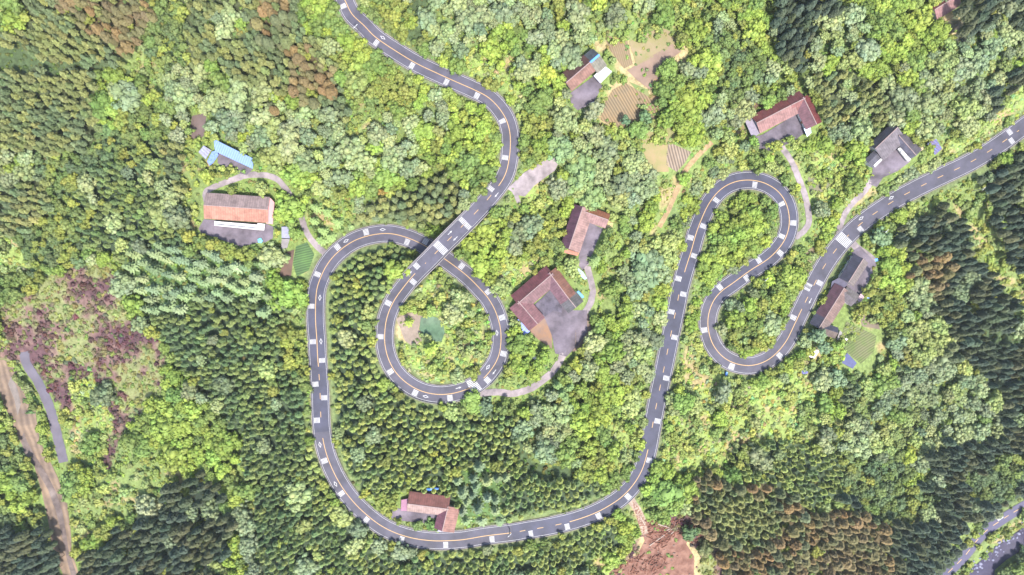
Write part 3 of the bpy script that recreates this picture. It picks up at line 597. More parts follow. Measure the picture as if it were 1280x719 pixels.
plot([(1005,316),(1018,308),(1020,322),(1008,335),(1000,330)], (.26,.19,.12), (.2,.17,.1)); plot([(975,355),(994,350),(996,368),(985,378),(975,368)], (.2,.17,.13), (.15,.14,.1)); plot([(994,345),(1008,338),(1012,335),(1006,352),(996,358)], (.24,.18,.12), (.2,.15,.1))
plot([(1010,222),(1036,212),(1042,225),(1030,240),(1012,242)], (.15,.16,.09), (.2,.18,.12))
# landslip scar
plot([(790,626),(798,634),(806,650),(814,656),(828,660),(842,664),(856,652),(862,664),(858,680),(868,696),(866,760),(752,760),(762,716),(776,704),(797,694),(806,676),(798,655)], (.28,.15,.11), (.14,.06,.042), name='landslip_soil', scale=.3)
# muddy stream bed
plot([(-60,446),(6,450),(20,462),(34,490),(32,502),(44,512),(46,528),(50,552),(60,572),(72,596),(84,630),(88,660),(90,690),(98,716),(104,760),(86,760),(78,716),(66,690),(60,650),(52,615),(42,580),(24,550),(14,525),(4,505),(0,490),(-60,470)], (.32,.225,.155), (.18,.13,.105), R(12), 3.2, amt=.3, name='stream_bed', scale=.14)
WATER = mat('muddy_water', (.085, .065, .06), .5, .3, .3, spec=.2)
drape('stream', [(30,540),(34,552),(44,570),(58,592),(70,615),(78,640),(83,668),(86,690),(96,718),(100,740),(94,740),(84,700),(78,672),(70,640),(60,612),(44,584),(30,566),(26,548)], WATER, .3)
drape('stream', [(14,470),(22,486),(26,505),(22,520),(18,500),(10,480)], mat('wet_silt', (.12, .10, .09), .9, .2, .3), .3)
drape('river', [(1180,800),(1208,716),(1225,702),(1240,688),(1262,672),(1285,655),(1380,610),(1400,622),(1296,676),(1258,700),(1244,712),(1236,760)], mat('dark_river_water', (.03, .026, .05), .6, .2, .3, spec=.15), .3)
drape('pond', [(526,397),(536,395),(546,397),(554,404),(556,416),(552,427),(544,427),(532,420),(524,412)], mat('pond_water', (.05, .085, .05), .5, .35, .25, spec=.15), .35)
drape('bare_earth', [(495,398),(520,388),(532,392),(526,398),(523,412),(530,422),(520,436),(506,426),(500,410)], mat('trodden_earth', (.16, .125, .10), .95, .2, .5), .2)

# ------------------------------------------------------------------ haze
hz = MB(); hz.prism([(-600, -360, -115), (600, -360, -115), (600, 360, -115), (-600, 360, -115)], [(-600, -360, 312), (600, -360, 312), (600, 360, 312), (-600, 360, 312)])
hm_ = bpy.data.materials.new('haze'); hm_.use_nodes = True; n = hm_.node_tree; n.nodes.remove(n.nodes['Principled BSDF']); pv = n.nodes.new('ShaderNodeVolumePrincipled')
pv.inputs['Color'].default_value = (.86, .92, 1, 1); pv.inputs['Density'].default_value = HAZE; pv.inputs['Anisotropy'].default_value = .2
n.links.new(pv.outputs[0], n.nodes['Material Output'].inputs['Volume'])
tag(hz.build('haze', hm_), 'thin pale air haze over the hillside', 'haze', kind='stuff')

# ------------------------------------------------------------------ houses
RIDGE = mat('ridge_mortar', (.17, .125, .12), .85, .2, 1.5)
def roofmat(col, ang, per=1.0, amt=.16, col2=None, var=.3):
    col = tuple(c * .36 * q for c, q in zip(col, (.96, 1.02, 1.05)))
    return mat('roof_sheet', col, .8, var, .45, col2=col2, stripe=(ang, per, amt))
def wall_openings(p, a, d, out, L, off, z0, eh, along, door_at=()):
    """windows and a door on the wall that lies 'off' from the ridge"""
    n = max(1, int(L / 4.2)); ang = math.atan2(d.y, d.x)
    for k_ in range(n):
        t = L * (k_ + .5) / n; c = a + d * t + out * off
        if k_ in door_at:
            m_ = MB(); m_.box((c.x, c.y, z0 + .02), (1.1, .14, 2.05), ang); dr = m_.build('door', WOOD, p)
            m_ = MB(); q = c + out * .1 + d * .4; m_.box((q.x, q.y, z0 + 1), (.06, .1, .16), ang); m_.build('handle', GREY, dr)
        else:
            m_ = MB(); m_.box((c.x, c.y, z0 + 1.0), (1.3, .1, 1.1), ang); wn = m_.build('window', GLASS, p)
            m_ = MB()
            for dx, w_, h_, zz in ((-.68, .1, 1.3, .9), (.68, .1, 1.3, .9), (0, .06, 1.1, 1.0), (0, 1.26, .1, .9), (0, 1.26, .1, 2.1)):
                q = c + d * dx; m_.box((q.x, q.y, z0 + zz), (w_, .18 if w_ != .06 else .16, h_ if w_ < .2 else .1), ang)
            m_.build('frame', WALLW, wn)
def wing(p, z0, A_, B_, e1, e2, c1, c2, eh=2.9, rh=4.7, wall=WALLW, doors=(1,), thick=.14, l1=None, l2=None, ridge=True, win=True):
    a = Vector(W(*A_, z0 + rh)); b = Vector(W(*B_, z0 + rh)); d = (b - a); d.z = 0; L = d.length; d.normalize(); left = Vector((-d.y, d.x, 0)); ang = math.atan2(d.y, d.x)
    info = []
    for e, c_, lab in ((e1, c1, l1), (e2, c2, l2)):
        q = Vector(W(*e, z0 + eh)) - a; o = q.dot(left); out = left * (1 if o > 0 else -1); o = abs(o); info.append((out, o))
        m_ = MB(); E1 = a + out * o; E2 = b + out * o; E1.z = E2.z = z0 + eh
        nx_ = max(2, int(L / 3)); top = []
        m_.slab([a - d * .3, b + d * .3, E2 + d * .3, E1 - d * .3] if out == left or True else [], thick)
        ro = m_.build('roof_slope', c_ if not isinstance(c_, tuple) else roofmat(c_, ang), p)
        if lab: ro['label'] = lab
    if ridge:
        m_ = MB(); m_.box(((a.x + b.x) / 2, (a.y + b.y) / 2, z0 + rh - .08), (L + .5, .34, .2), ang); m_.build('ridge_cap', RIDGE, p)
    m_ = MB(); o1, o2 = [max(.6, i[1] - .55) for i in info]; u1, u2 = info[0][0], info[1][0]
    s1 = (rh - eh) / info[0][1]; s2 = (rh - eh) / info[1][1]
    def sect(c):
        return [c + u1 * o1 + Vector((0, 0, -rh - 1.5)), c + u1 * o1 + Vector((0, 0, -s1 * o1 - .16)), c + Vector((0, 0, -.16)), c + u2 * o2 + Vector((0, 0, -s2 * o2 - .16)), c + u2 * o2 + Vector((0, 0, -rh - 1.5))]
    m_.prism(sect(a + d * .35), sect(b - d * .35)); m_.build('wall', wall, p)
    if win and L > 5:
        for (out, o), i in zip(info, (0, 1)):
            wall_openings(p, a + d * .6, d, out, L - 1.2, max(.6, o - .55) + .03, z0, eh, d, doors if i == 1 else ())
def flat(p, z0, poly, h, m, name='flat_roof', t=.18, wall=None, tilt=None):
    m_ = MB(); m_.slab([Vector(W(u, v, z0 + (h if not tilt else h + tilt[i]))) for i, (u, v) in enumerate(poly)], t); m_.build(name, m, p)
    if wall:
        cu = sum(q[0] for q in poly) / len(poly); cv = sum(q[1] for q in poly) / len(poly)
        bp_ = [(cu + (u - cu) * .88, cv + (v - cv) * .88) for u, v in poly]; m_ = MB()
        hh = h + (min(tilt) if tilt else 0)
        m_.prism([W(u, v, z0 - 1.2) for u, v in bp_], [W(u, v, z0 + hh - t - .01) for u, v in bp_]); m_.build(name.replace('roof', 'wall') if 'roof' in name else 'wall', wall, p)
def house(u, v, label, cat='farmhouse', name='farmhouse', group=None):
    z = gz(u, v) + .05; return empty(name, W(u, v, z), label, cat, group), z
DR = (.20, .052, .05); RD_ = (.36, .13, .115); PK = (.46, .22, .18)  # most roofs have sun and shade painted in: darker north-west slope, lighter south-east
# 1 rust roofed house by the plots
h, z = house(730, 92, 'rust-brown gabled farmhouse with a white lean-to beside the terraced brown plots')
wing(h, z, (708.1,103.1), (738,77.5), (701,93), (716,113), (.13,.06,.055), (.36,.18,.14), l1='rusty roof slope with shade in its colour')
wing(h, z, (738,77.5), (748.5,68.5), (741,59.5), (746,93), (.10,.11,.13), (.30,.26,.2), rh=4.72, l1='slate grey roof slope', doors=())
flat(h, z, [(742,95),(756,82.5),(765,89.5),(750.6,104)], 2.7, mat('white_sheet', (.38,.38,.44), .5, .08, .5), 'lean_to_roof', .1, WALLW)
m_ = MB(); a = Vector(W(738,78,z+4.78)); b_ = Vector(W(749,68.7,z+4.78)); c_ = (a+b_)/2; m_.box(tuple(c_ + Vector((0,0,-.1))), ((b_-a).length, .8, .2), math.atan2(b_.y-a.y, b_.x-a.x)); m_.build('ridge_flashing', BLUE, h)
# 2 L-shaped crimson house
h, z = house(978, 142, 'L-shaped crimson-roofed farmhouse at the top of the hairpin lane')
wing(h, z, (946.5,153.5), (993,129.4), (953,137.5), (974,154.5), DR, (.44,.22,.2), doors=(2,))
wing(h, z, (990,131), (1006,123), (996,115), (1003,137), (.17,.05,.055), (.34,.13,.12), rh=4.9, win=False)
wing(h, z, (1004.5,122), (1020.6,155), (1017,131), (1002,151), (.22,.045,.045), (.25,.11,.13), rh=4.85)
flat(h, z, [(930.6,150),(941,146),(951,166),(940.6,173)], 2.3, mat('slab_grey', (.15,.13,.16), .8, .15, 1), 'terrace_roof', .25, CONCD)
flat(h, z, [(1005,161),(1013,158),(1014,166),(1009,171)], 2.4, mat('pale_blue_sheet', (.45,.52,.68), .5, .1, 1), 'porch_roof', .12, WALLW)
# 3 top right house
h, z = house(1188, 10, 'pink-roofed farmhouse cut by the top edge among dark conifers')
wing(h, z, (1168.8,12), (1198,-6), (1160,4), (1183,18), DR, (.42,.21,.2)); 
# 4 grey house
h, z = house(1112, 186, 'grey-roofed house with a white balcony above the straight road')
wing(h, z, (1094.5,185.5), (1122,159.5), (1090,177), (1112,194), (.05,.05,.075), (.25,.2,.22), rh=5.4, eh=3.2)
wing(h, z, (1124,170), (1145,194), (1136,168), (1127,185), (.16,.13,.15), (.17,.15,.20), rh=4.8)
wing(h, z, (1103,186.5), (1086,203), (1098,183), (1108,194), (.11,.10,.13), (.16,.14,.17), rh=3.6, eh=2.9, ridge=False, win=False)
flat(h, z, [(1122.5,186),(1126,184.5),(1139,199.5),(1135,202)], 2.2, WALLW, 'balcony', .9)
flat(h, z, [(1092,207),(1108,191.5),(1110,193),(1094,209)], 3.1, WALLW, 'parapet', .5)
for k_ in range(2):
    m_ = MB(); x, y, zz = W(1127 + k_ * 6.5, 189.5 + k_ * 7.5, z + 2.22); m_.box((x, y, zz), (.9, .7, .5), .7)
    m_.build('air_vent', GREY, h)
# blue shed by it
h, z = house(1167, 184, 'small shed roofed in patchy blue and rust sheets beside the grey house', 'shed', 'shed')
flat(h, z, [(1159,180),(1170,173),(1177.5,186),(1169,194)], 2.6, mat('blue_rust_sheet', (.08,.13,.32), .8, 0, 1.2, col2=(.12,.06,.06), stripe=(.9, 1.2, .3)), 'roof_sheet', .1, WALLB, tilt=(.6,.2,-.2,.2))
h, z = house(1149, 182, 'narrow tan-roofed outhouse between the grey house and the blue shed', 'outhouse', 'outhouse')
flat(h, z, [(1143,176),(1148,174),(1156,186),(1151,189)], 2.2, mat('tan_roof', (.3,.24,.14), .8, .2, 1), 'roof_slab', .14, WALLB)
# 5 grey and brown pair below the road
h, z = house(1068, 338, 'dark slate gabled house beside the road, uppermost of the joined pair', name='slate_house', cat='house')
wing(h, z, (1079,324), (1061,352.5), (1058,333), (1078,341), (.065,.06,.095), (.25,.19,.175), rh=5.6, eh=3.6, l2='brown roof slope with sunlight in its colour')
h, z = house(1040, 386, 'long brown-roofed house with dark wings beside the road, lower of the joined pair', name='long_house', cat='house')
wing(h, z, (1055,360.5), (1032,397), (1032,372), (1049,390), (.13,.055,.075), (.30,.18,.155), rh=5.4, eh=3.3, l1='maroon roof slope with shade in its colour')
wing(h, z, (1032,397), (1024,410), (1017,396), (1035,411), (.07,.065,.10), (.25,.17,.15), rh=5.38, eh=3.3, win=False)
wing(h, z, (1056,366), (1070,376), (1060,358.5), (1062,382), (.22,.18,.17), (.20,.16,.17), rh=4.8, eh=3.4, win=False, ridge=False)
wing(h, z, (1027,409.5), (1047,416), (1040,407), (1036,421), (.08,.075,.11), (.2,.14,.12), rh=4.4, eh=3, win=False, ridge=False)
flat(h, z, [(1040,352),(1049,347),(1060,354),(1053,366),(1038,362)], 2.9, mat('flat_dark', (.055,.05,.075), .8, .15, 1), 'flat_roof', .2, CONCD)
flat(h, z, [(1068,380),(1076,367),(1081,370),(1074,382)], 2.3, mat('striped_sheet', (.35,.25,.27), .7, .1, 1, stripe=(.9,.9,.5)), 'lean_to_roof', .1, CONCD)
flat(h, z, [(1046,424),(1050,413),(1053,416),(1048,427)], 1.0, CONC, 'garden_wall', .3)
# 6 L-shaped house
h, z = house(728, 284, 'L-shaped house with purple and pink roofs partly under a pale tree crown')
wing(h, z, (728.5,259), (711.3,310.6), (709.5,280), (732,294), (.13,.052,.085), (.46,.26,.23), rh=4.9, doors=(2,), l1='purple roof slope with shade in its colour')
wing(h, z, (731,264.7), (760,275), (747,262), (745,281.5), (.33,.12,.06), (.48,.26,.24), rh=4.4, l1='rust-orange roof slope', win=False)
flat(h, z, [(706,311),(712,312.5),(724,316.5),(722,320),(705,316)], 2.5, mat('rust_sheet', (.26,.11,.075), .8, .2, 1), 'end_roof', .12, WALLB)
flat(h, z, [(761,272),(767,277),(765,286),(758,286)], 2.3, mat('mossy_slab', (.28,.22,.1), .9, .3, 1), 'lean_to_roof', .12, WALLB)
# 7 U-shaped house
h, z = house(676, 374, 'large U-shaped maroon-roofed farmhouse around a grey yard beside the loop road')
wing(h, z, (690.5,342.5), (647.5,379.4), (656,354.5), (676,372), (.20,.06,.07), (.29,.15,.155), rh=5.0, doors=(3,), l1='maroon back slope with shade in its colour')
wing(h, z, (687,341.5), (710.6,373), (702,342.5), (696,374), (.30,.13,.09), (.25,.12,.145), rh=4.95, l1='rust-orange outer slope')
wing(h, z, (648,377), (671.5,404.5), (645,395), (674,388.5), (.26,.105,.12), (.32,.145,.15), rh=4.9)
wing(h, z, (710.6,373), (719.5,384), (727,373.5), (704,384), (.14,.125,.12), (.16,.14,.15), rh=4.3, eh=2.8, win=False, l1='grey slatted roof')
flat(h, z, [(641,402.5),(648,399),(662.5,414),(656.5,420)], 2.4, mat('blue_sheet_roof', (.17,.22,.5), .6, .2, .8, stripe=(-.8,.8,.3)), 'lean_to_roof', .1, WALLW)
flat(h, z, [(721,365),(723,363.5),(730,371),(728,373)], 2.2, BLUE, 'water_gutter', .2)
# 8 lower L-shaped house
h, z = house(540, 638, 'L-shaped pink-and-maroon farmhouse tucked inside the bottom bend of the road')
wing(h, z, (510,630), (560,636.5), (538,617.5), (528,641.5), (.27,.10,.085), (.52,.33,.29), rh=4.7, doors=(2,), l2='pink roof slope with sunlight in its colour')
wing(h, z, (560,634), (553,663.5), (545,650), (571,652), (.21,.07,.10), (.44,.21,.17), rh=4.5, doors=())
flat(h, z, [(501.5,625),(510,623.5),(510,638.8),(501,638.5)], 2.7, mat('purple_sheet', (.18,.085,.13), .7, .15, 1), 'side_roof', .14, WALLB)
flat(h, z, [(546,665),(552.5,655.5),(561,657),(564,664.5)], 2.9, mat('grey_slab', (.2,.19,.22), .8, .1, 1), 'flat_roof', .3, WALLW)
# 9 long farmhouse
h, z = house(298, 262, 'long pink-tiled farmhouse with white balcony on its paved terrace')
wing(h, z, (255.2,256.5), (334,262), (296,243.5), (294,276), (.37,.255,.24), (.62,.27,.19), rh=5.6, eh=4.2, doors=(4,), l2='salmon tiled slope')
flat(h, z, [(334,247.5),(338.5,248),(343,253),(342,267),(341,280.5),(333,279.5)], 4.0, mat('pink_sheet', (.32,.15,.15), .5, .08, 1), 'end_roof', .14, WALLW, tilt=(.3,.2,-.5,-.5,-.5,.3))
flat(h, z, [(268,276.5),(322,281),(323,287),(268,281.5)], 2.6, WALLW, 'balcony', .2, WALLW); flat(h, z, [(268,280.5),(323,286),(323,287.5),(268,282)], 3.6, WALLW, 'balustrade', 1.0)
flat(h, z, [(322,279),(331,280),(330,288),(321,287.5)], 3.2, WALLW, 'porch_roof', .2, WALLW)
# blue long shed and shack
h, z = house(292, 192, 'long bright blue sheet-roofed shed beside the curving farm lane', 'shed', 'shed')
flat(h, z, [(267,173.8),(317.5,198.8),(315.6,211),(269,189.5)], 3.2, mat('bright_blue_sheet', (.13,.19,.40), .75, .06, .6, stripe=(math.radians(-26), 1.0, .22), spec=.1), 'roof_sheet', .12, WALLW, tilt=(.7,.7,-.2,-.2))
h, z = house(256, 190, 'little ramshackle hut under blue and white sheets left of the long shed', 'hut', 'hut')
flat(h, z, [(248,190.5),(254.5,182),(264,188),(257,199)], 2.2, mat('pale_sheet', (.2,.22,.36), .8, 0, 1.3, col2=(.17,.15,.14), stripe=(.8,1.2,.3)), 'roof_sheet', .1, WALLB, tilt=(-.2,.2,.2,-.2))
h, z = house(265, 198, 'rumpled blue tarpaulin canopy next to the ramshackle hut', 'canopy', 'canopy')
flat(h, z, [(259,202),(265,190),(271,188),(273,194),(266,204),(262,207)], 1.9, mat('blue_tarpaulin', (.09,.14,.42), .8, .3, 1.5), 'tarpaulin', .06, WALLB, tilt=(-.4,.3,.5,0,-.4,-.6))
h, z = house(356, 296, 'narrow grey concrete tank between the pink farmhouse and the lane', 'water tank', 'water_tank')
flat(h, z, [(352,283.5),(361,283.5),(362,298),(352,297.5)], 1.6, mat('tank_grey', (.17,.17,.24), .7, .15, 1), 'tank_cover', .2, CONCD); flat(h, z, [(352,298.5),(362,299),(359,310),(351.5,311)], 1.2, CONC, 'lower_tank', .2, CONCD)
h, z = house(995, 106, 'tiny grey outhouse just behind the crimson-roofed farmhouse', 'outhouse', 'outhouse')
flat(h, z, [(990,105),(996,104),(997,109),(991,110.5)], 2.0, CONC, 'roof_slab', .12, WALLB)
# sheet, tarps, tanks, rocks
def slabthing(name, label, cat, poly, h, m, t=.12, puff=0, group=None):
    cu = sum(q[0] for q in poly) / len(poly); cv = sum(q[1] for q in poly) / len(poly); z = gz(cu, cv)
    m_ = MB(); top = [Vector(W(u, v, z + h)) for u, v in poly]; c = Vector(W(cu, cv, z + h + puff)); n = len(top)
    for i in range(n): m_.poly([top[i], top[(i + 1) % n], c])
    for i in range(n):
        a, b = top[i], top[(i + 1) % n]; m_.poly([a, b, b - Vector((0, 0, h + t)), a - Vector((0, 0, h + t))])
    return tag(m_.build(name, m), label, cat, group)
slabthing('tarpaulin', 'crumpled white tarpaulin on the grass below the long brown house', 'tarpaulin', [(1016,434),(1019,433),(1021,437),(1024,439),(1018,448),(1014,447),(1010,445),(1013,440)], .5, mat('white_tarpaulin', (.5,.48,.48), .6, .1, 2), puff=.5)
slabthing('tarpaulin', 'dark blue sheet covering a plot at the foot of the striped garden', 'tarpaulin', [(1057,444),(1059,441),(1071,454),(1066,461),(1049,452),(1053,447)], .35, mat('dark_sheet', (.03,.035,.10), .5, .2, 1))
slabthing('tarpaulin', 'small navy sheet lying by the footpath below the white tarpaulin', 'tarpaulin', [(1003,461),(1007,457),(1011,460),(1010,466),(1008,469),(1002,467)], .3, mat('navy_sheet', (.06,.06,.2), .5, .2, 1))
slabthing('tarpaulin', 'left of the two vivid blue covers behind the pink-and-maroon farmhouse', 'tarpaulin', [(533,611),(540,610.5),(540.5,613.5),(534,614.5)], .7, BLUE, puff=.3)
slabthing('tarpaulin', 'right of the two vivid blue covers behind the pink-and-maroon farmhouse', 'tarpaulin', [(542,610),(548,609.5),(548,612),(543,613)], .7, BLUE, puff=.3)
slabthing('water_tub', 'pale blue tub on the slope right of the long brown house', 'tub', [(1082,367),(1086,366),(1090,369),(1088,373),(1084,373)], .8, mat('pale_blue', (.3,.48,.85), .5, .1, 1), puff=-.2)
slabthing('storage_box', 'blue-and-white box right of the slate gabled house', 'box', [(1096,357),(1102,357),(1102,361),(1097,361)], .8, mat('blue_white', (.4,.55,.8), .5, 0, 3, col2=(.7,.7,.7)))
slabthing('storage_box', 'little blue box beside the ramp to the slate gabled house', 'box', [(1093,324),(1097,323),(1098,327),(1094,327)], .7, BLUE)
slabthing('water_tub', 'bright blue tub under the pale bush right of the narrow yard', 'tub', [(748.5,333),(751,332),(752,337),(749,337.5)], .8, BLUE)
slabthing('water_tub', 'turquoise tub at the lower right of the farmhouse terrace', 'tub', [(322,299),(326,297.5),(328,301),(326,304),(322.5,303)], .8, mat('turquoise', (.1,.35,.42), .5, .2, 1.5), puff=.2)
slabthing('notice_board', 'bright blue board standing below the lowest bend of the hairpin', 'board', [(906,474),(908,465),(910,465.5),(908.5,474.5)], 1.4, BLUE)
slabthing('barrier', 'slim blue barrier among trees below the courtyard lane', 'barrier', [(686,495),(691.5,490),(692,491),(687,496)], 1.0, BLUE)
slabthing('waste_bin', 'dark blue bin at the end of the roadside apron', 'bin', [(659.5,263),(661,258.5),(664.5,260),(662,266)], 1.3, mat('navy_bin', (.06,.08,.3), .5, .2, 1))
slabthing('sack_heap', 'white sack heap at the edge of the yard by the terraced plots', 'sacks', [(738,129),(742,127),(745,130),(742,133),(738,132)], .8, mat('sack_white', (.7,.68,.68), .8, .2, 3), puff=.3)
slabthing('bundle', 'white bundle by the path between garden and U-shaped farmhouse lane', 'bundle', [(664,446),(667,443),(671,445),(672,449),(668,450)], .7, mat('bundle_white', (.7,.7,.72), .8, .1, 3), puff=.4)
slabthing('container', 'white container lying at the upper edge of the striped garden', 'container', [(1055.5,423),(1058,422),(1060,424.5),(1058,426)], .6, WALLW, puff=.2)
slabthing('water_trough', 'weathered blue trough in the pocket garden right of the U-shaped farmhouse', 'trough', [(718,337),(722,334),(729,340),(734,348),(731,350),(725,345)], .7, mat('weathered_blue', (.2,.26,.25), .7, .2, 2))
slabthing('cabin', 'pale concrete cabin beside the river road at the bottom edge', 'cabin', [(1175,711),(1179,708),(1181,712),(1177,715)], 2.2, WALLW)
def rock_mesh(seed, r):
    rg = np.random.default_rng(seed); V_, F_ = ICO1; V2 = V_ * (.7 + .5 * rg.random((len(V_), 1))); V2 = V2 * np.array([1, .8, .55]) * r
    return V2, F_
def ico(sub):
    import bmesh
    bm = bmesh.new(); bmesh.ops.create_icosphere(bm, subdivisions=sub, radius=1.0)
    V_ = np.array([v.co[:] for v in bm.verts]); F_ = np.array([[v.index for v in f.verts] for f in bm.faces]); bm.free(); return V_, F_
ICO0, ICO1, ICO2 = ico(1), ico(2), ico(3)
ROCKM = mat('rock', (.12, .12, .17), .8, .3, 1.2)
rocks = [rock_mesh(i, 1) for i in range(5)]; rme = [np_mesh('river_rock', a, b) for a, b in rocks]
for m in rme: m.materials.append(ROCKM)
rl_pts = [(1214,716),(1226,702),(1240,690),(1256,677),(1272,665),(1290,655)]
RLS = spline(rl_pts, 1.2); rg = np.random.default_rng(5)
for k_ in range(70):
    p = RLS[rg.integers(len(RLS))]; u = p[0] + rg.normal(0, 4.5); v = p[1] + rg.normal(0, 5.5)
    o = bpy.data.objects.new('river_rock', rme[k_ % 5]); C.objects.link(o); o.location = W(u, v, gz(u, v) + .2); s_ = rg.uniform(.35, 1.25); o.scale = (s_,) * 3; o.rotation_euler = (0, 0, rg.uniform(0, 6))
    tag(o, 'grey river rock in the dark stream at the bottom right corner', 'rock', 'rocks in the dark stream')
rr_m = mat('landslip_rock', (.12, .075, .06), .9, .3, 1.5)
for k_ in range(46):
    u = rg.uniform(795, 885); v = rg.uniform(655, 725)
    m = rocks[k_ % 5]
    if not inpoly(np.array([u]), np.array([v]), [(800,660),(860,650),(888,690),(885,730),(790,730)])[0]: continue
    if k_ < 5: me_ = np_mesh('fallen_rock', *m); me_.materials.append(rr_m); frm = globals().setdefault('FRM', []); frm.append(me_)
    me_ = FRM[k_ % len(FRM)]
    o = bpy.data.objects.new('fallen_rock', me_); C.objects.link(o); o.location = W(u, v, gz(u, v) + .3); s_ = rg.uniform(.3, .8); o.scale = (s_,) * 3
    tag(o, 'brown boulder strewn over the bare pink landslip at the bottom edge', 'rock', 'boulders on the landslip')
BR_ = MB(); bq = random.Random(4)
for k_ in range(1500):
    u = bq.uniform(752, 888); v = bq.uniform(648, 722)
    if not (inpoly(np.array([u]), np.array([v]), [(806,652),(850,650),(880,668),(884,690),(846,668),(822,690),(812,678)])[0] or (inpoly(np.array([u]), np.array([v]), [(760,715),(790,698),(820,690),(836,700),(820,719),(766,719)])[0] and bq.random() < .6)): continue
    a_ = bq.uniform(0, 3.14); l_ = bq.uniform(.6, 2.2); x, y, z = W(u, v, gz(u, v) + bq.uniform(.35, .9)); BR_.tube((x, y, z), (x + 1.7 * l_ * math.cos(a_), y + 1.7 * l_ * math.sin(a_), z + bq.uniform(-.1, .4)), .3, .08, 5)
tag(BR_.build('brushwood', mat('brushwood_bark', (.11, .045, .03), .9, .5, 1.5)), 'tangled red-brown brushwood strewn on the landslip', 'brushwood', kind='stuff')
# fallen logs on the landslip
for k_, (a, b) in enumerate([((833,663),(850,655)),((826,672),(846,657)),((838,668),(847,660)),((812,682),(832,668)),((806,656),(800,645)),((822,655),(838,660))]):
    za = gz(*a) + .7; zb = gz(*b) + .7; m_ = MB(); m_.tube(W(*a, za), W(*b, zb), .3, .16, 8)
    pa = Vector(W(*a, za)); pb = Vector(W(*b, zb)); mid = pa.lerp(pb, .6); dd = (pb - pa).normalized(); sd = Vector((-dd.y, dd.x, .3))
    m_.tube(mid, mid + sd * 1.6 + dd * .8, .1, .04, 6); m_.tube(pa.lerp(pb, .75), pa.lerp(pb, .75) - sd * 1.2 + dd, .08, .03, 6)
    tag(m_.build('fallen_log', mat('dead_wood', (.24, .19, .16), .9, .3, 2)), 'grey fallen trunk lying across the landslip, ' + ['topmost right of the heap', 'longest one of the heap', 'shortest one of the heap', 'lowest of the heap', 'nearest the dirt track', 'just left of the topmost one'][k_], 'log', 'fallen trunks on the landslip')
# utility poles
def pole(u, v, h_, tipu, tipv, label):
    g = gz(u, v); p = empty('utility_pole', W(u, v, g), label, 'utility pole', 'utility poles')
    m_ = MB(); b = W(u, v, g - 1); t = (b[0], b[1], g + h_); m_.tube(b, t, .2, .13, 8); m_.build('post', CONC, p)
    m_ = MB(); m_.box((b[0], b[1], g + h_ - .6), (2.2, .14, .14), .8); m_.build('cross_arm', GREY, p)
    m_ = MB()
    for s_ in (-.9, 0, .9): m_.tube((b[0] + s_ * math.cos(.8), b[1] + s_ * math.sin(.8), g + h_ - .46), (b[0] + s_ * math.cos(.8), b[1] + s_ * math.sin(.8), g + h_ - .1), .09, .06, 8)
    m_.build('insulator_set', WALLW, p)
pole(1210, 240, 11, 0, 0, 'pale utility pole on the slope below the straight road')
pole(1094, 291, 10, 0, 0, 'pale utility pole beside the grey-green tree above the slate house')
pole(949, 350, 9, 0, 0, 'pale utility pole at the inner edge of the hairpin road')
pole(451, 44, 9, 0, 0, 'utility pole on the outer edge of the topmost road bend')
pole(637, 660, 9, 0, 0, 'utility pole below the bottom bend near the pale feathery trees')

# ------------------------------------------------------------------ plants: prototypes (vertices, triangles, tint) about unit size
def leaves(P, Nn, size, rg, droop=0):
    """one small triangular spray at each point, facing roughly along the normal"""
    n = len(P); Nn = Nn + rg.normal(0, .32, (n, 3)); Nn /= np.linalg.norm(Nn, axis=1)[:, None]
    r = rg.normal(size=(n, 3)); t = np.cross(Nn, r); t /= np.linalg.norm(t, axis=1)[:, None]; b = np.cross(Nn, t)
    s = (size * rg.uniform(.6, 1.4, n))[:, None]
    V_ = np.stack([P + t * s, P - t * s * .5 + b * s * .85, P - t * s * .5 - b * s * .85], 1).reshape(-1, 3)
    return V_, np.arange(3 * n).reshape(-1, 3)
def cat_(parts):
    V_, F_, T_ = [], [], []; o = 0
    for v, f, t in parts:
        V_.append(v); F_.append(f + o); T_.append(np.broadcast_to(t, (len(v), 3)) if np.ndim(t) < 2 else t); o += len(v)
    return np.concatenate(V_), np.concatenate(F_), np.concatenate(T_)
def clump(c, r, rg, nl, flat=.85, hull=ICO0, tv=.12, size=.34):
    hv, hf = hull; V_ = hv * (r * rg.uniform(.78, 1.0, (len(hv), 1))) * np.array([1, 1, flat]) + c
    d = rg.normal(size=(nl, 3)); d[:, 2] = np.abs(d[:, 2]) * 1.1 - .25; d /= np.linalg.norm(d, axis=1)[:, None]
    P = c + d * r * rg.uniform(.92, 1.18, (nl, 1)) * np.array([1, 1, flat])
    lv, lf = leaves(P, d, r * size, rg); t0 = 1 + rg.normal(0, tv)
    tint = np.ones(3) * t0 * np.array([1 + rg.normal(0, .04), 1, 1 + rg.normal(0, .06)])
    return cat_([(V_, hf, tint), (lv, lf, np.repeat(tint[None] * rg.uniform(.88, 1.12, (nl, 1)), 3, axis=0))])
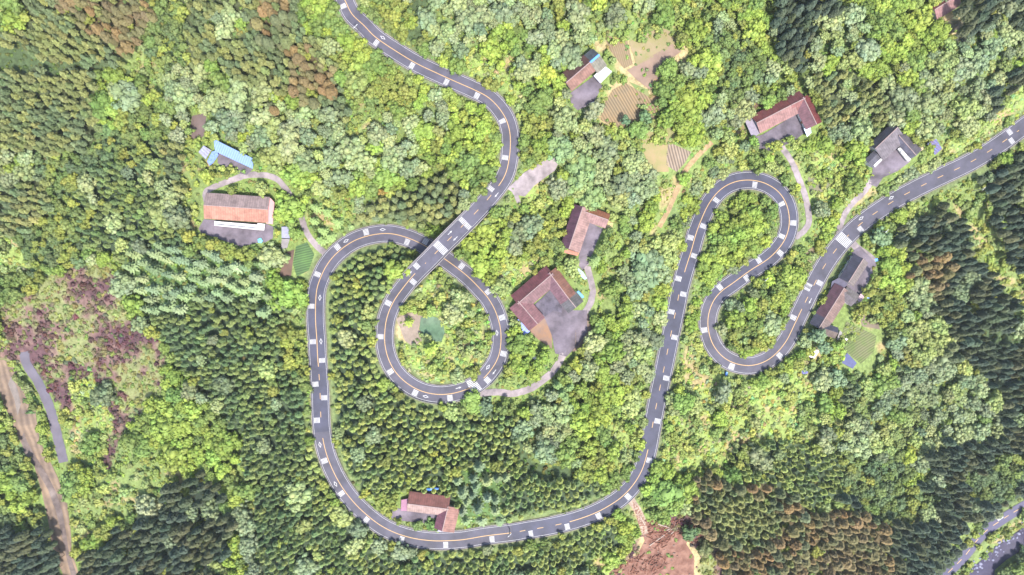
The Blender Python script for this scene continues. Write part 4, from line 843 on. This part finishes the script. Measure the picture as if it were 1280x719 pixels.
def broad(seed, ncl, cr, nl, H=1.0, up=.62, tv=.12):
    """crown radius 1, centred on its trunk, base of crown at z=0"""
    rg = np.random.default_rng(seed); parts = []; ax = rg.uniform(.72, 1.35)
    lob = rg.uniform(0, 6.28, 3); 
    parts.append(clump(np.array([0, 0, .26 * H]), .80, rg, 30, .62, size=.16))
    for i in range(ncl):
        t = (i + .5) / ncl; ph = i * 2.39996 + rg.normal(0, .25); rr = math.sqrt(t) * (1 + .24 * math.sin(2 * ph + lob[0]) + .2 * math.sin(3 * ph + lob[1]))
        rr = min(rr, 1.3) * .86; z_ = H * up * math.sqrt(max(0, 1 - (rr * .92) ** 2)) + .12 * H
        c = np.array([rr * math.cos(ph) * ax, rr * math.sin(ph) / ax, z_ + rg.normal(0, .09)])
        parts.append(clump(c, cr * rg.uniform(.6, 1.5), rg, nl, .8, tv=tv))
    for i in range(max(4, ncl // 5)):
        ph = rg.uniform(0, 6.28); c = np.array([math.cos(ph) * .8, math.sin(ph) * .8, .05 + rg.uniform(0, .15)]); parts.append(clump(c, cr * rg.uniform(.7, 1.1), rg, nl // 2, .7, tv=tv))
    return cat_(parts)
def cedar(seed, H=3.2, nl=84, bullet=.42):
    """radius 1 at the widest, height H, base at 0"""
    rg = np.random.default_rng(seed); n = 8; zs = [0, .15, .4, .65, .84, .96]; V_ = []
    for z_ in zs:
        r = (1 - z_) ** bullet * (.55 if z_ == 0 else 1)
        for k_ in range(n): a = 2 * math.pi * (k_ + .5 * (zs.index(z_) % 2)) / n; q = r * rg.uniform(.68, .98); V_.append((q * math.cos(a), q * math.sin(a), z_ * H))
    V_.append((rg.normal(0, .05), rg.normal(0, .05), H)); F_ = []
    for i in range(len(zs) - 1):
        for k_ in range(n):
            a, b, c, d = i * n + k_, i * n + (k_ + 1) % n, (i + 1) * n + (k_ + 1) % n, (i + 1) * n + k_; F_ += [(a, b, c), (a, c, d)]
    for k_ in range(n): F_.append(((len(zs) - 1) * n + k_, (len(zs) - 1) * n + (k_ + 1) % n, len(zs) * n))
    V_ = np.array(V_); z_ = 1 - np.sqrt(rg.random(nl)); a = rg.uniform(0, 2 * math.pi, nl); r = (1 - z_) ** bullet * rg.uniform(.85, 1.12, nl)
    P = np.stack([r * np.cos(a), r * np.sin(a), z_ * H], 1); N_ = np.stack([np.cos(a), np.sin(a), np.full(nl, 1.3)], 1)
    lv, lf = leaves(P, N_, .30, rg); tl = np.repeat(rg.uniform(.8, 1.2, (nl, 1)) * np.ones(3), 3, axis=0)
    hgt = V_[:, 2:3] / H; th = np.ones((len(V_), 3)) * .95
    return cat_([(V_, np.array(F_), th), (lv, lf, tl)])
def fir(seed, nb=9, tiers=6, H=1.6):
    """star of drooping feathery branches, radius 1"""
    rg = np.random.default_rng(seed); parts = []; hv, hf = ICO0
    parts.append((hv * np.array([.38, .38, .5 * H]) + np.array([0, 0, H * .4]), hf, np.ones(3) * .8))
    for t in range(tiers):
        zt = H * (.12 + .84 * t / (tiers - 1)); R_ = 1.0 * (1 - t / tiers) ** .8 * rg.uniform(.9, 1.1)
        for k_ in range(nb - t // 2):
            a = 2 * math.pi * (k_ + rg.uniform(-.25, .25) + t * .4) / (nb - t // 2); L = R_ * rg.uniform(.75, 1.15); m_ = 7
            s = np.linspace(.12, 1, m_); c = np.stack([np.cos(a) * L * s, np.sin(a) * L * s, zt - .25 * L * s ** 1.6 + .1 * s], 1)
            side = np.array([-math.sin(a), math.cos(a), 0]); wd = (.19 * (1 - s) ** .6 + .02) * (.7 + .4 * L); wd[0] = .05
            A_ = c + side * wd[:, None] + np.array([0, 0, -.03]); B_ = c - side * wd[:, None] + np.array([0, 0, -.03]); V_ = np.concatenate([A_, c, B_]); F_ = []
            for i in range(m_ - 1):
                for o in (0, m_): F_ += [(o + i, o + i + 1, o + m_ + i + 1), (o + i, o + m_ + i + 1, o + m_ + i)]
            parts.append((V_, np.array(F_), np.ones(3) * rg.uniform(.85, 1.2)))
            q = rg.integers(1, m_, 10); sg = rg.choice([-1, 1], 10)[:, None]; P = c[q] + side * sg * (wd[q] * 1.3)[:, None]
            lv, lf = leaves(P, np.tile([0, 0, 1.], (10, 1)), .09, rg); parts.append((lv, lf, np.ones(3) * 1.05))
    return cat_(parts)
def bush(seed, nc=3, nl=22):
    rg = np.random.default_rng(seed); parts = []
    for i in range(nc):
        a = rg.uniform(0, 6.28); r = 0 if i == 0 else .55; parts.append(clump(np.array([math.cos(a) * r, math.sin(a) * r, .25]), .62 if i == 0 else rg.uniform(.3, .55), rg, nl, .8, tv=.1, size=.38))
    return cat_(parts)
def trunk_mesh(kind, seed):
    rg = random.Random(seed); m_ = MB(); m_.tube((0, 0, -2.0), (0, 0, 1), .5, .32, 8)
    if kind != 'cedar':
        for k_ in range(4):
            a = k_ * 1.57 + rg.uniform(-.4, .4); m_.tube((0, 0, .6), (math.cos(a) * 2.2, math.sin(a) * 2.2, 1.25), .2, .08, 6)
    else: m_.tube((0, 0, 1), (0, 0, 2.6), .32, .06, 8)
    me = bpy.data.meshes.new('trunk'); me.from_pydata(m_.v, [], m_.f); me.materials.append(BARK); return me

PROTO = {
 'cedar': [cedar(i, 3.2) for i in range(6)], 'bigcedar': [cedar(200 + i, 3.0, 190, .5) for i in range(5)],
 'sage': [broad(20 + i, 34, .235, 13, .95, tv=.09) for i in range(6)],
 'green': [broad(40 + i, 24, .29, 17, .85, tv=.06) for i in range(6)],
 'olive': [broad(60 + i, 14, .36, 20, 1.05, tv=.07) for i in range(6)],
 'fir': [fir(80 + i) for i in range(5)],
 'bush': [bush(100 + i) for i in range(6)],
}
PMESH = {}
for k_, L_ in PROTO.items():
    PMESH[k_] = []
    for V_, F_, T_ in L_:
        me = np_mesh(k_ + '_crown', V_, F_, T_); me.materials.append(LEAF); PMESH[k_].append(me)
TRK = {'cedar': trunk_mesh('cedar', 1), 'broad': trunk_mesh('broad', 2)}

# species: prototype, radius range (px), height m (min,max) of whole tree, crown base fraction, z-stretch, spacing, colours
SP = {
 'c':  ('cedar', (2.6, 4.1), (6, 9.5), 3.4, .85, [(.15,.19,.054), (.19,.225,.062), (.12,.17,.06)]),
 'co': ('cedar', (3.6, 5.0), (8, 11), 3.0, .80, [(.13,.15,.055), (.16,.172,.058), (.10,.132,.06)]),
 'cb': ('bigcedar', (3.4, 7.2), (8, 14), 2.6, .74, [(.14,.108,.052), (.125,.115,.05), (.17,.115,.05), (.095,.11,.05)]),
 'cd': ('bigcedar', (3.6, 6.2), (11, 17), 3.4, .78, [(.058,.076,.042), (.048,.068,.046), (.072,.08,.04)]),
 'p':  ('sage', (6.5, 18), (5.5, 8.5), 1.0, .60, [(.185,.225,.115), (.22,.26,.115), (.155,.195,.105), (.22,.265,.09)]),
 'g':  ('green', (6.5, 17), (4.5, 8), 1.0, .60, [(.16,.22,.042), (.20,.26,.048), (.125,.18,.046)]),
 'o':  ('olive', (3.5, 8), (4, 7), 1.0, .66, [(.165,.195,.046), (.20,.225,.05), (.125,.17,.05)]),
 't':  ('green', (4, 10), (3, 5.5), 1.0, .62, [(.105,.145,.055), (.125,.165,.05), (.09,.13,.06)]),
 'y':  ('olive', (2.6, 7), (1.6, 3.6), 1.0, .78, [(.205,.255,.06), (.25,.285,.075), (.165,.215,.06), (.21,.265,.10)]),
 'f':  ('fir', (6.5, 10), (8, 12), 1.0, .68, [(.185,.245,.125), (.21,.265,.125), (.16,.22,.125)]),
 's':  ('bush', (2, 4.0), (1.2, 2.2), 1.0, 1.5, [(.14,.19,.05), (.18,.225,.055), (.12,.17,.055)]),
 'h':  ('bush', (1.8, 4.2), (1, 2), 1.0, 1.15, [(.17,.19,.055), (.19,.20,.055), (.15,.17,.06), (.10,.06,.05), (.09,.05,.05), (.16,.18,.06)]),
}
INV = {v: k for k, v in ZN.items()}
ND = vnoise((GU, GV), 30, 51); NB = vnoise((GU, GV), 17, 52); NT = vnoise((GU, GV), 26, 53)
def nearest(G, u, v): return G[int(min(max((v - V0) / ST, 0), G.shape[0] - 1)), int(min(max((u - U0) / ST, 0), G.shape[1] - 1))]
def pick(u, v, rg):
    z = INV[int(nearest(ZON, u, v))]
    if z == 'm':
        a = nearest(ND, u, v); b = nearest(NB, u, v)
        z = 'p' if a > .60 else ('y' if a < .27 else ('g' if b > .47 else 'o'))
        if rg.random() < .07: z = 'pgoy'[rg.integers(4)]
    elif z in 'kx': return None
    elif z == 'p' and rg.random() < .06: z = 'go'[rg.integers(2)]
    elif z == 'g' and rg.random() < .07: z = 'oy'[rg.integers(2)]
    elif z == 'y':
        if nearest(NB, u, v) < .56: return None
        if rg.random() < .04: z = 'gp'[rg.integers(2)]
    elif z == 'cb' and rg.random() < .2: z = ('c', 'o', 'co')[rg.integers(3)]
    elif z == 's' and rg.random() < .12: z = 'y'
    elif z == 't' and rg.random() < .3: z = 'o'
    elif z in ('c', 'cd') and rg.random() < .035: z = 'p' if rg.random() < .4 else 'o'
    return z
SPOT = {}   # hand-placed crowns: (u, v, r, species, colour, label)
HAND = [(1043,473,13.5,'p',(.17,.235,.13),'round grey-green tree standing alone below the striped garden'),
 (1030,503,11,'g',(.15,.23,.025),'round bright green tree below the lone grey-green one'),
 (683,92,12,'g',(.30,.33,.015),'vivid yellow-green round tree left of the rust-roofed farmhouse'),
 (748,5,10,'g',(.28,.33,.015),'vivid yellow-green tree at the top edge above the plots'),
 (781,151,6,'o',(.10,.17,.09),'left of the two small blue-green trees on the terraced plot'),
 (807,147,7.5,'o',(.11,.18,.08),'right of the two small blue-green trees on the terraced plot'),
 (855,223,8,'g',(.20,.29,.02),'bright green tree at the foot of the striped light plot'),
 (960,127,8.5,'g',(.17,.25,.02),'bright green tree overhanging the back of the crimson farmhouse roof'),
 (970,183,8,'g',(.24,.27,.02),'clipped yellow-green tree at the mouth of the hairpin lane'),
 (987,174,6,'g',(.19,.24,.02),'clipped green shrub tree on the right side of the crimson farmhouse yard'),
 (943,176,5.5,'o',(.17,.27,.03),'small light green tree at the left corner of the crimson farmhouse yard'),
 (997,235,5,'y',(.28,.32,.02),'small yellow bush between hairpin road and lane'),
 (1101,297,14,'p',(.15,.22,.11),'large grey-green tree above the slate gabled house'),
 (1083,300,8,'g',(.18,.23,.02),'yellow-green tree left of the large grey-green one beside the road'),
 (1112,333,13,'g',(.20,.28,.03),'large fresh green tree right of the slate gabled house'),
 (1118,352,13,'g',(.22,.30,.02),'large yellow-green tree lower right of the slate gabled house'),
 (1022,420,10,'p',(.15,.22,.12),'grey-green tree at the foot of the long brown house'),(1029,434,9,'p',(.15,.22,.12),'grey-green tree just right of the white tarpaulin'),
 (1045,433,7,'g',(.19,.27,.03),'small bright tree right of the grey-green pair by the brown house'),
 (1033,367,3.6,'y',(.22,.26,.05),'middle of three round shrubs between road and long brown house'),(1025,379.5,3.4,'y',(.22,.26,.05),'lowest of three round shrubs between road and long brown house'),(1039,355.5,3,'y',(.22,.26,.05),'topmost of three round shrubs between road and long brown house'),
 (539,656,7.5,'g',(.12,.20,.03),'round dark green tree beside the road before the pink-and-maroon farmhouse'),
 (360,260,17,'g',(.20,.28,.015),'big yellow-green tree between pink farmhouse and lane'),(372,218,17,'g',(.19,.27,.02),'big yellow-green tree over the farm lane bend'),
 (362,368,20,'g',(.19,.28,.02),'big bright green tree left of the road, below the vegetable plot'),
 (306,313,6,'g',(.19,.22,.02),'clipped yellow-green tree along the terrace edge, middle of three'),(296,314,5,'g',(.13,.16,.025),'clipped olive tree along the terrace edge, left of three'),(318,311,6,'g',(.14,.20,.04),'clipped green tree along the terrace edge, right of three'),
 (480,216,15,'g',(.18,.26,.015),'bright green tree between pale crowns left of the road bend, smaller one'),(446,232,13,'g',(.22,.29,.015),'yellow-green tree among pale crowns right of the farm lane'),(483,223,15,'g',(.19,.27,.02),'bright green domed tree in the woods above the road loop'),
 (478,241,4.5,'o',(.30,.20,.04),'little orange-tipped tree in the woods above the road loop'),
 (161,121,22,'p',(.16,.21,.11),'broad pale tree crown beside the dark clearing at upper left'),
 (700,185,20,'p',(.16,.23,.10),'broad pale tree beside the roadside apron'),(726,215,26,'p',(.16,.23,.09),'broadest pale tree crown above the L-shaped purple-roofed house'),(738,246,18,'p',(.17,.24,.09),'pale tree overhanging the roof of the L-shaped purple-roofed house'),
 (805,332,25,'p',(.15,.21,.11),'broad grey-green tree right of the narrow yard, near the road'),(796,363,15,'p',(.16,.22,.11),'grey-green tree just below the broad one near the road'),
 (744,325,9.5,'f',(.18,.25,.09),'pale feathery tree beside the narrow yard of the L-shaped house'),
 (721,457,11,'g',(.25,.28,.05),'pale yellow-green tree at the courtyard lane bend'),(590,504,14,'g',(.17,.24,.03),'bright tree overhanging the road below the wide crossing'),
 (655,260,8,'y',(.18,.25,.02),'bright round tree in the corner of the roadside apron'),(617,272,6.5,'g',(.22,.26,.02),'yellow-green round tree beside the bridge parapet'),
 (541,388,7.5,'p',(.22,.30,.08),'pale feathery tree on the upper edge of the pond'),(537,437,11,'f',(.24,.31,.06),'yellow feathery tree below the pond'),(510,403,7,'f',(.24,.29,.06),'small feathery tree on the bare earth left of the pond'),
 (590,392,5,'p',(.24,.30,.12),'small whitish tree in the loop wood'),(920,294,13,'g',(.20,.29,.02),'bright green tree inside the hairpin, biggest one'),(895,300,10,'g',(.16,.24,.03),'mid-green tree inside the hairpin near the road'),
 (853,503,15,'g',(.16,.24,.04),'large green tree right of the north-south road'),(652,538,16,'p',(.17,.23,.12),'pale grey tree at the upper left rim of the dark glade'),
 (680,562,16,'p',(.17,.23,.12),'pale grey tree in the middle of the dark glade'),(720,578,8,'p',(.17,.23,.10),'small pale tree at the lower rim of the dark glade'),
 (825,612,22,'g',(.15,.23,.025),'huge rounded green tree above the landslip'),(838,632,18,'g',(.17,.24,.025),'rounded green tree at the edge of the landslip'),(862,665,9,'o',(.09,.14,.04),'dark green round tree on the right rim of the landslip'),(882,683,10,'o',(.13,.14,.035),'olive round tree at the right of the landslip'),
 (1185,55,8,'p',(.2,.27,.09),'pale feathery tree at the foot of the dark garden'),(1233,36,9,'p',(.16,.21,.13),'silvery tree on the edge of the deep shade at upper right'),
 (1135,452,11,'o',(.20,.20,.03),'yellow-brown tree among grey-green crowns on the right slope'),(1115,455,9,'g',(.22,.30,.03),'vivid green tree beside the yellow-brown one on the right slope'),(1095,480,15,'g',(.16,.23,.03),'large green tree below the striped garden'),
 (1256,275,10,'o',(.16,.22,.05),'light tree in the pale strip on the right slope'),(25,605,14,'g',(.14,.2,.04),'soft green tree left of the muddy stream'),(92,603,18,'g',(.14,.2,.045),'rounded tree at the lower end of the valley road'),(273,506,9,'p',(.24,.28,.12),'whitish flowering tree in the low green wood at left'),(222,495,13,'g',(.14,.22,.03),'round bright green tree in the low green wood at left'),
 (32,502,6,'s',(.10,.16,.04),'long green grass tuft on the upper stream bank'),(37,515.5,5,'s',(.10,.16,.04),'oval green grass tuft on the stream bank beside the road')]
for (u, v) in [(393,259),(408,265),(420,277),(413,296),(400,300),(392,276),(402,288)]:
    HAND.append((u, v, 7.5, 'f', (.21,.29,.10), None))
for (u, v) in [(697,482),(706,497),(702,492),(712,484)]: HAND.append((u, v, 8.5, 'f', (.17,.25,.09), None))
rg = np.random.default_rng(99)
CELL = 16; HASH = {}; ACC = []
def near_ok(u, v, r, k_):
    cu, cv = int(u // CELL), int(v // CELL)
    for i in range(cu - 2, cu + 3):
        for j in range(cv - 2, cv + 3):
            for (a, b, rr) in HASH.get((i, j), ()):
                d2 = (a - u) ** 2 + (b - v) ** 2; m_ = k_ * (r + rr)
                if d2 < m_ * m_: return False
    return True
def put(u, v, r): HASH.setdefault((int(u // CELL), int(v // CELL)), []).append((u, v, r))
def height_of(sp, r, rg):
    a, b = SP[sp][2]; lo, hi = SP[sp][1]; t = min(1, max(0, (r - lo) / (hi - lo))); return (a + (b - a) * (.6 * t + .4 * rg.random()))
for (u, v, r, sp, col, lab) in HAND:
    if col[2] < .05: col = (col[0] * .92, col[1] * .95, .055)
    put(u, v, r * .8); ACC.append([u, v, r, sp, col, lab, height_of(sp, min(r, SP[sp][1][1]), rg) * (.55 if (sp in 'gy' and r < 7) or nearest(RDALL, u, v) < 26 else 1)])
def scatter(n, species_order):
    n = int(n * 1.16); us = rg.uniform(-115, 1395, n); vs = rg.uniform(-100, 820, n)
    for u, v in zip(us, vs):
        sp = pick(u, v, rg)
        if sp is None or sp not in species_order: continue
        lo, hi = SP[sp][1]; r = lo + (hi - lo) * rg.random() ** 1.3
        if sp in 'pgt':
            pass
        rd = nearest(RDALL, u, v); need = 11.5 + r * (.6 if sp in ('p', 'g', 'f', 'o') else .8)
        if 560 < u < 660 and 640 < v < 668 or (790 < u < 822 and 520 < v < 600): need = 10 + r * .45
        if 'cedar' in SP[sp][0]: need += 4
        if rd < need: continue
        if nearest(BLK, u, v) or nearest(LD, u, v) < r * .95 + 2: continue
        if sp in ('p', 'g', 'f', 'o', 't') and r > 5:
            bad = False
            for a in range(0, 6):
                if nearest(BLK, u + math.cos(a * 1.05) * r * .62, v + math.sin(a * 1.05) * r * .62): bad = True; break
            if bad: continue
        if not near_ok(u, v, r, SP[sp][4]): continue
        hh = height_of(sp, r, rg)
        if rd < 34 and hh > 3.2: hh = 3.2 + (hh - 3.2) * max(0, (rd - 16) / 18) * .8
        put(u, v, r); pal = SP[sp][5]; t = nearest(NT, u, v) + rg.normal(0, .16); ci = int(min(max(t, 0), .999) * len(pal)); col = pal[ci]
        if sp == 'c' and u < 385: col = (col[0] * .72, col[1] * .78, col[2] * .92)
        ACC.append([u, v, r, sp, tuple(c * f for c, f in zip(col, (lambda b: (b * (1 + rg.normal(0, .05)), b, b * (1 + rg.normal(0, .05))))(1 + rg.normal(0, .12)))), None, hh, ci])
scatter(9000, ('p', 'g', 'f', 't')); scatter(16000, ('p', 'g', 'f', 't', 'o', 'cb')); scatter(95000, ('c', 'co', 'cb', 'cd', 'o', 'y', 'g')); scatter(16000, ('o', 'y'))
TREES = [a for a in ACC]
# shrubs filling every gap in the leafy zones
ACC = []; HASH = {}
def scatter_small(n):
    us = rg.uniform(-75, 1355, n); vs = rg.uniform(-70, 790, n); zs = []
    for u, v in zip(us, vs):
        z = INV[int(nearest(ZON, u, v))]
        if z in ('x', 'c', 'cd', 'co', 'cb'): 
            if rg.random() > (.22 if z != 'x' else .07): continue
        if z == 'k' and rg.random() > .35: continue
        rd = nearest(RDALL, u, v)
        if rd < 14 or nearest(BLK, u, v) or nearest(LD, u, v) < 2: continue
        if z == 's' and nearest(NB, u, v) > .55 and rg.random() < .75: continue
        r = rg.uniform(1.6, 3.8) * (1.15 if z in 'y' else (rg.uniform(.5, 1.8) if z == 'h' else 1))
        if not near_ok(u, v, r, {'h': .42, 'y': .46, 's': .52}.get(z, .6)): continue
        put(u, v, r); sp = 'h' if z == 'h' else 's'
        pal = SP[sp][5]; col = pal[rg.integers(len(pal))]
        if z == 'h': q_ = nearest(nh, u, v) + rg.normal(0, .05); col = (.17, .19, .06) if q_ > .59 else ((.12, .10, .055) if q_ > .52 else ((.085, .045, .045) if rg.random() < .7 else (.12, .13, .05)))
        if z in ('y', 's', 'g', 'm', 'p') and rg.random() < .5: col = (.20, .245, .06)
        if z == 'y': col = [(.24, .29, .07), (.27, .31, .08), (.21, .26, .08), (.23, .28, .12)][rg.integers(4)]
        if z in ('c', 'cd', 'k', 't', 'co'): col = tuple(c * .6 for c in col)
        ACC.append((u, v, r, sp, tuple(c * (1 + rg.normal(0, .12)) for c in col), rg.uniform(.5, 1.3)))
scatter_small(85000)
SHRUBS = ACC

def cov(u, v, z): x, y, z = W(u, v, z); return x, y
def place(u, v, r, sp, h, rg):
    """world base position, crown radius (m), so that the crown centre shows at (u, v)"""
    g0 = gz(u, v); hc = .8 * h if 'cedar' in PROTO_OF[sp] else .62 * h
    x, y, _ = W(u, v, g0 + hc)
    kk = PX * (CAM_H - g0) / CAM_H; ub = 640 + x / kk; vb = 359.5 - y / kk; g = gz(ub, vb)
    return x, y, g, r * PX * (CAM_H - g0 - hc) / CAM_H
PROTO_OF = {k: v[0] for k, v in SP.items()}
def dims(sp, R_, h):
    """crown base height, xy scale, z scale"""
    p = PROTO_OF[sp]
    if 'cedar' in p: cb = h * .5; return cb, R_, (h - cb) / (3.2 if p == 'cedar' else 3.0)
    if p == 'fir': cb = h * .1; return cb, R_, (h - cb) / 1.6
    if p == 'bush': return 0, R_, h * .9
    H = {'sage': .95, 'green': .85, 'olive': 1.05}[p]; top = (.62 * H + .12 * H + .22); cb = max(.2, h - R_ * 1.15 * top); return cb, R_, (h - cb) / top
# landmarks used to tell trees apart
LM = [(733,90,'rust-roofed farmhouse'),(978,142,'crimson-roofed farmhouse'),(1188,12,'top-edge farmhouse'),(1112,186,'grey balcony house'),(1066,338,'slate gabled house'),(1038,388,'long brown house'),
 (728,284,'purple-roofed house'),(676,374,'U-shaped farmhouse'),(540,640,'pink-and-maroon farmhouse'),(298,265,'long pink farmhouse'),(292,192,'blue shed'),(535,408,'pond'),(572,290,'road bridge'),(845,690,'landslip'),
 (785,135,'terraced plot'),(850,195,'striped light plot'),(378,325,'vegetable plot'),(50,480,'valley road'),(70,640,'muddy stream'),(1250,680,'dark stream'),(1240,655,'river road'),(1075,430,'striped garden'),
 (1005,250,'hairpin lane'),(660,485,'courtyard lane'),(380,280,'farm lane'),(940,225,'hairpin top bend'),(937,460,'hairpin bottom bend'),(640,185,'upper road bend'),(480,40,'topmost road stretch'),(395,430,'west straight road'),
 (440,640,'southwest road bend'),(800,590,'southeast road bend'),(835,430,'north-south road'),(675,570,'dark glade'),(150,90,'dark clearing'),(110,430,'purple heath'),(1180,220,'straight east road'),(1230,420,'deep-shaded gully'),
 (160,560,'green left gully'),(520,20,'roadside bare gap'),(470,445,'round loop road'),(700,215,'roadside apron'),(20,80,'shadowed cleft'),(440,150,'woodland grass lane'),(1210,45,'shaded corner garden')]
DIR = ['right', 'upper right', 'upper side', 'upper left', 'left', 'lower left', 'lower side', 'lower right']
ORD = ['nearest', 'second out', 'third out', 'fourth out', 'fifth out', 'sixth out', 'seventh out', 'eighth out', 'ninth out', 'tenth out', 'eleventh out', 'twelfth out']
def lm_of(u, v):
    b = min(LM, key=lambda q: (q[0] - u) ** 2 + (q[1] - v) ** 2); a = math.atan2(-(v - b[1]), u - b[0]); return b, DIR[int(round(a / (math.pi / 4))) % 8], math.hypot(b[0] - u, b[1] - v)
DESC = {'c': ('cedar', 'cedar', 'cedar_tree'), 'co': ('cedar', 'cedar', 'cedar_tree'), 'cb': ('cedar', 'brown cedar', 'brown_cedar_tree'), 'cd': ('tall cedar', 'tall cedar', 'tall_cedar_tree'),
 'p': ('billowy tree', 'pale tree', 'pale_tree'), 'g': ('leafy tree', 'leafy tree', 'leafy_tree'), 'o': ('round tree', 'round tree', 'round_tree'), 't': ('broad tree', 'green tree', 'dull_green_tree'), 'y': ('bushy tree', 'bushy tree', 'bushy_tree'), 'f': ('feathery tree', 'feathery tree', 'feathery_tree'), 's': ('green tuft', 'shrub', 'shrub')}
CN = {'c': ['mid-green', 'yellowish', 'blue-green'], 'co': ['olive', 'golden-olive', 'grey-green'], 'cb': ['orange-brown', 'olive-brown', 'rusty', 'dull brown-green'], 'cd': ['dark olive', 'dark bluish', 'dark mossy'],
 'p': ['sage-green', 'palest sage', 'grey-green', 'lime-grey'], 'g': ['bright green', 'lime-green', 'leaf-green'], 'o': ['olive', 'light olive', 'deep green'], 't': ['dull green', 'mid-green', 'darkish green'], 'y': ['yellow-green', 'golden-green', 'grass-green', 'pale green'], 'f': ['pale', 'yellowish', 'bluish'], 's': ['green']}
by = {}
for t in TREES:
    u, v, r, sp = t[:4]; lean = t[6] * math.hypot(u - 640, v - 360) * PX / CAM_H
    vis = -6 < u < 1286 and -6 < v < 725
    cat = DESC[sp][2]; by.setdefault(cat, []).append(((r * r + r * lean) if vis or t[5] else -1, t))
STUFF = {}; nind = 0
for cat, L_ in by.items():
    L_.sort(key=lambda q: -q[0]); ind = [q[1] for q in L_[:300] if q[0] > 0]; rest = [q[1] for q in L_[len(ind):]]
    STUFF[cat] = rest; bins = {}
    dn = lambda t: (CN[t[3]][t[7]] + ' ' if len(t) > 7 else '') + DESC[t[3]][0]
    for t in ind:
        if t[5] is None:
            b, d, dist = lm_of(t[0], t[1]); bins.setdefault((dn(t), b[2], d), []).append((dist, t))
    full = any(q[0] > 0 for q in L_[300:])
    for (ds, bn, d), q in bins.items():
        q.sort(key=lambda e: e[0]); side = ('directly ' + {'upper side': 'above', 'lower side': 'below'}[d]) if 'side' in d else ('on the ' + d + ' of')
        for k_, (dist, t) in enumerate(q):
            if full: t[5] = f'large {ds} {side} the {bn}' + (', nearest one' if k_ == 0 and len(q) > 1 else ''); t.append(ds + 's ' + side + ' the ' + bn)
            else:
                t[5] = f'{ds} {side} the {bn}' + (f', {ORD[k_]}' if len(q) > 1 and k_ < 12 else ''); t.append(DESC[t[3]][1] + 's of the hillside woods')
    for t in ind:
        u, v, r, sp, col, lab, h = t[:7]; grp = t[-1] if isinstance(t[-1], str) and len(t) > 7 else None
        x, y, g, R_ = place(u, v, r, sp, h, rg); cb, sx, sz = dims(sp, R_, h); name = DESC[sp][2]
        if sp == 's':
            o = bpy.data.objects.new('grass_tuft', PMESH['bush'][int(rg.integers(6))]); C.objects.link(o); o.location = (x, y, g); o.scale = (sx * 1.6, sx * .7, sz); o.color = (*col, 1); tag(o, lab, 'grass tuft'); continue
        root = empty(name, (x, y, g), lab, DESC[sp][1], grp)
        cr = bpy.data.objects.new('crown', PMESH[PROTO_OF[sp]][int(rg.integers(len(PMESH[PROTO_OF[sp]])))]); C.objects.link(cr); cr.parent = root
        cr.location = (0, 0, cb); cr.scale = (sx, sx * rg.uniform(.88, 1.12), sz); cr.rotation_euler = (0, 0, rg.uniform(0, 6.28)); cr.color = (*col, 1)
        tk = bpy.data.objects.new('trunk', TRK['cedar' if PROTO_OF[sp] in ('cedar', 'bigcedar', 'fir') else 'broad']); C.objects.link(tk); tk.parent = root
        s_ = .22 + R_ * .07; tk.scale = (s_, s_, max(.4, (cb + .3 * (h - cb)) if 'cedar' not in PROTO_OF[sp] else h * .3)); tk.rotation_euler = (0, 0, rg.uniform(0, 6.28)); nind += 1
def bake(name, items, label, cat, shrub=False):
    VV, FFf, TT = [], [], []; o = 0
    for t in items:
        if shrub: u, v, r, sp, col, h = t; x, y, z_ = W(u, v, gz(u, v)); g = z_; R_ = r * PX * (CAM_H - g) / CAM_H; cb, sx, sz = 0, R_, h * R_
        else:
            u, v, r, sp, col, lab, h = t[:7]; x, y, g, R_ = place(u, v, r, sp, h, rg); cb, sx, sz = dims(sp, R_, h)
        P_ = PROTO[PROTO_OF[sp]]; V_, F_, T_ = P_[int(rg.integers(len(P_)))]; a = rg.uniform(0, 6.28); c, s = math.cos(a), math.sin(a); sy = sx * rg.uniform(.88, 1.12)
        q = np.empty_like(V_); q[:, 0] = V_[:, 0] * sx * c - V_[:, 1] * sy * s + x; q[:, 1] = V_[:, 0] * sx * s + V_[:, 1] * sy * c + y; q[:, 2] = V_[:, 2] * sz + g + cb
        VV.append(q); FFf.append(F_ + o); TT.append(T_ * np.array(col)); o += len(V_)
    if not VV: return
    ob = mobj(name, np_mesh(name, np.concatenate(VV), np.concatenate(FFf), np.concatenate(TT)), LEAF); tag(ob, label, cat, kind='stuff')
SN = {'cedar_tree': ('cedar_forest', 'dense green plantation cedars covering the slopes', 'cedar forest'), 'brown_cedar_tree': ('brown_cedar_forest', 'brown-tinged cedars packed among the green ones', 'cedar forest'), 'tall_cedar_tree': ('tall_cedar_forest', 'tall dark cedars packed on the corner slopes', 'cedar forest'),
 'pale_tree': ('pale_woodland', 'pale grey-green canopy between the larger crowns', 'woodland'), 'leafy_tree': ('leafy_woodland', 'bright green canopy between the larger crowns', 'woodland'), 'round_tree': ('olive_woodland', 'small olive crowns filling the mixed woods', 'woodland'),
 'dull_green_tree': ('gully_woodland', 'dull green canopy in the gullies', 'woodland'), 'bushy_tree': ('bushy_thicket', 'yellow-green thicket on the verges and slopes', 'thicket'), 'feathery_tree': ('feathery_thicket', 'small pale feathery trees near the edges', 'thicket'), 'shrub': ('tuft_patch', 'grass tufts', 'grass')}
for cat, rest in STUFF.items():
    print('KIND', cat, 'total', len(by[cat]), 'stuff', len(rest)); bake(*([SN[cat][0]] + [rest] + [SN[cat][1], SN[cat][2]]))
bake('undergrowth', SHRUBS, 'low green and brown shrubs and weeds covering open ground', 'undergrowth', shrub=True)
print('trees', len(TREES), 'individual', nind, 'shrubs', len(SHRUBS))
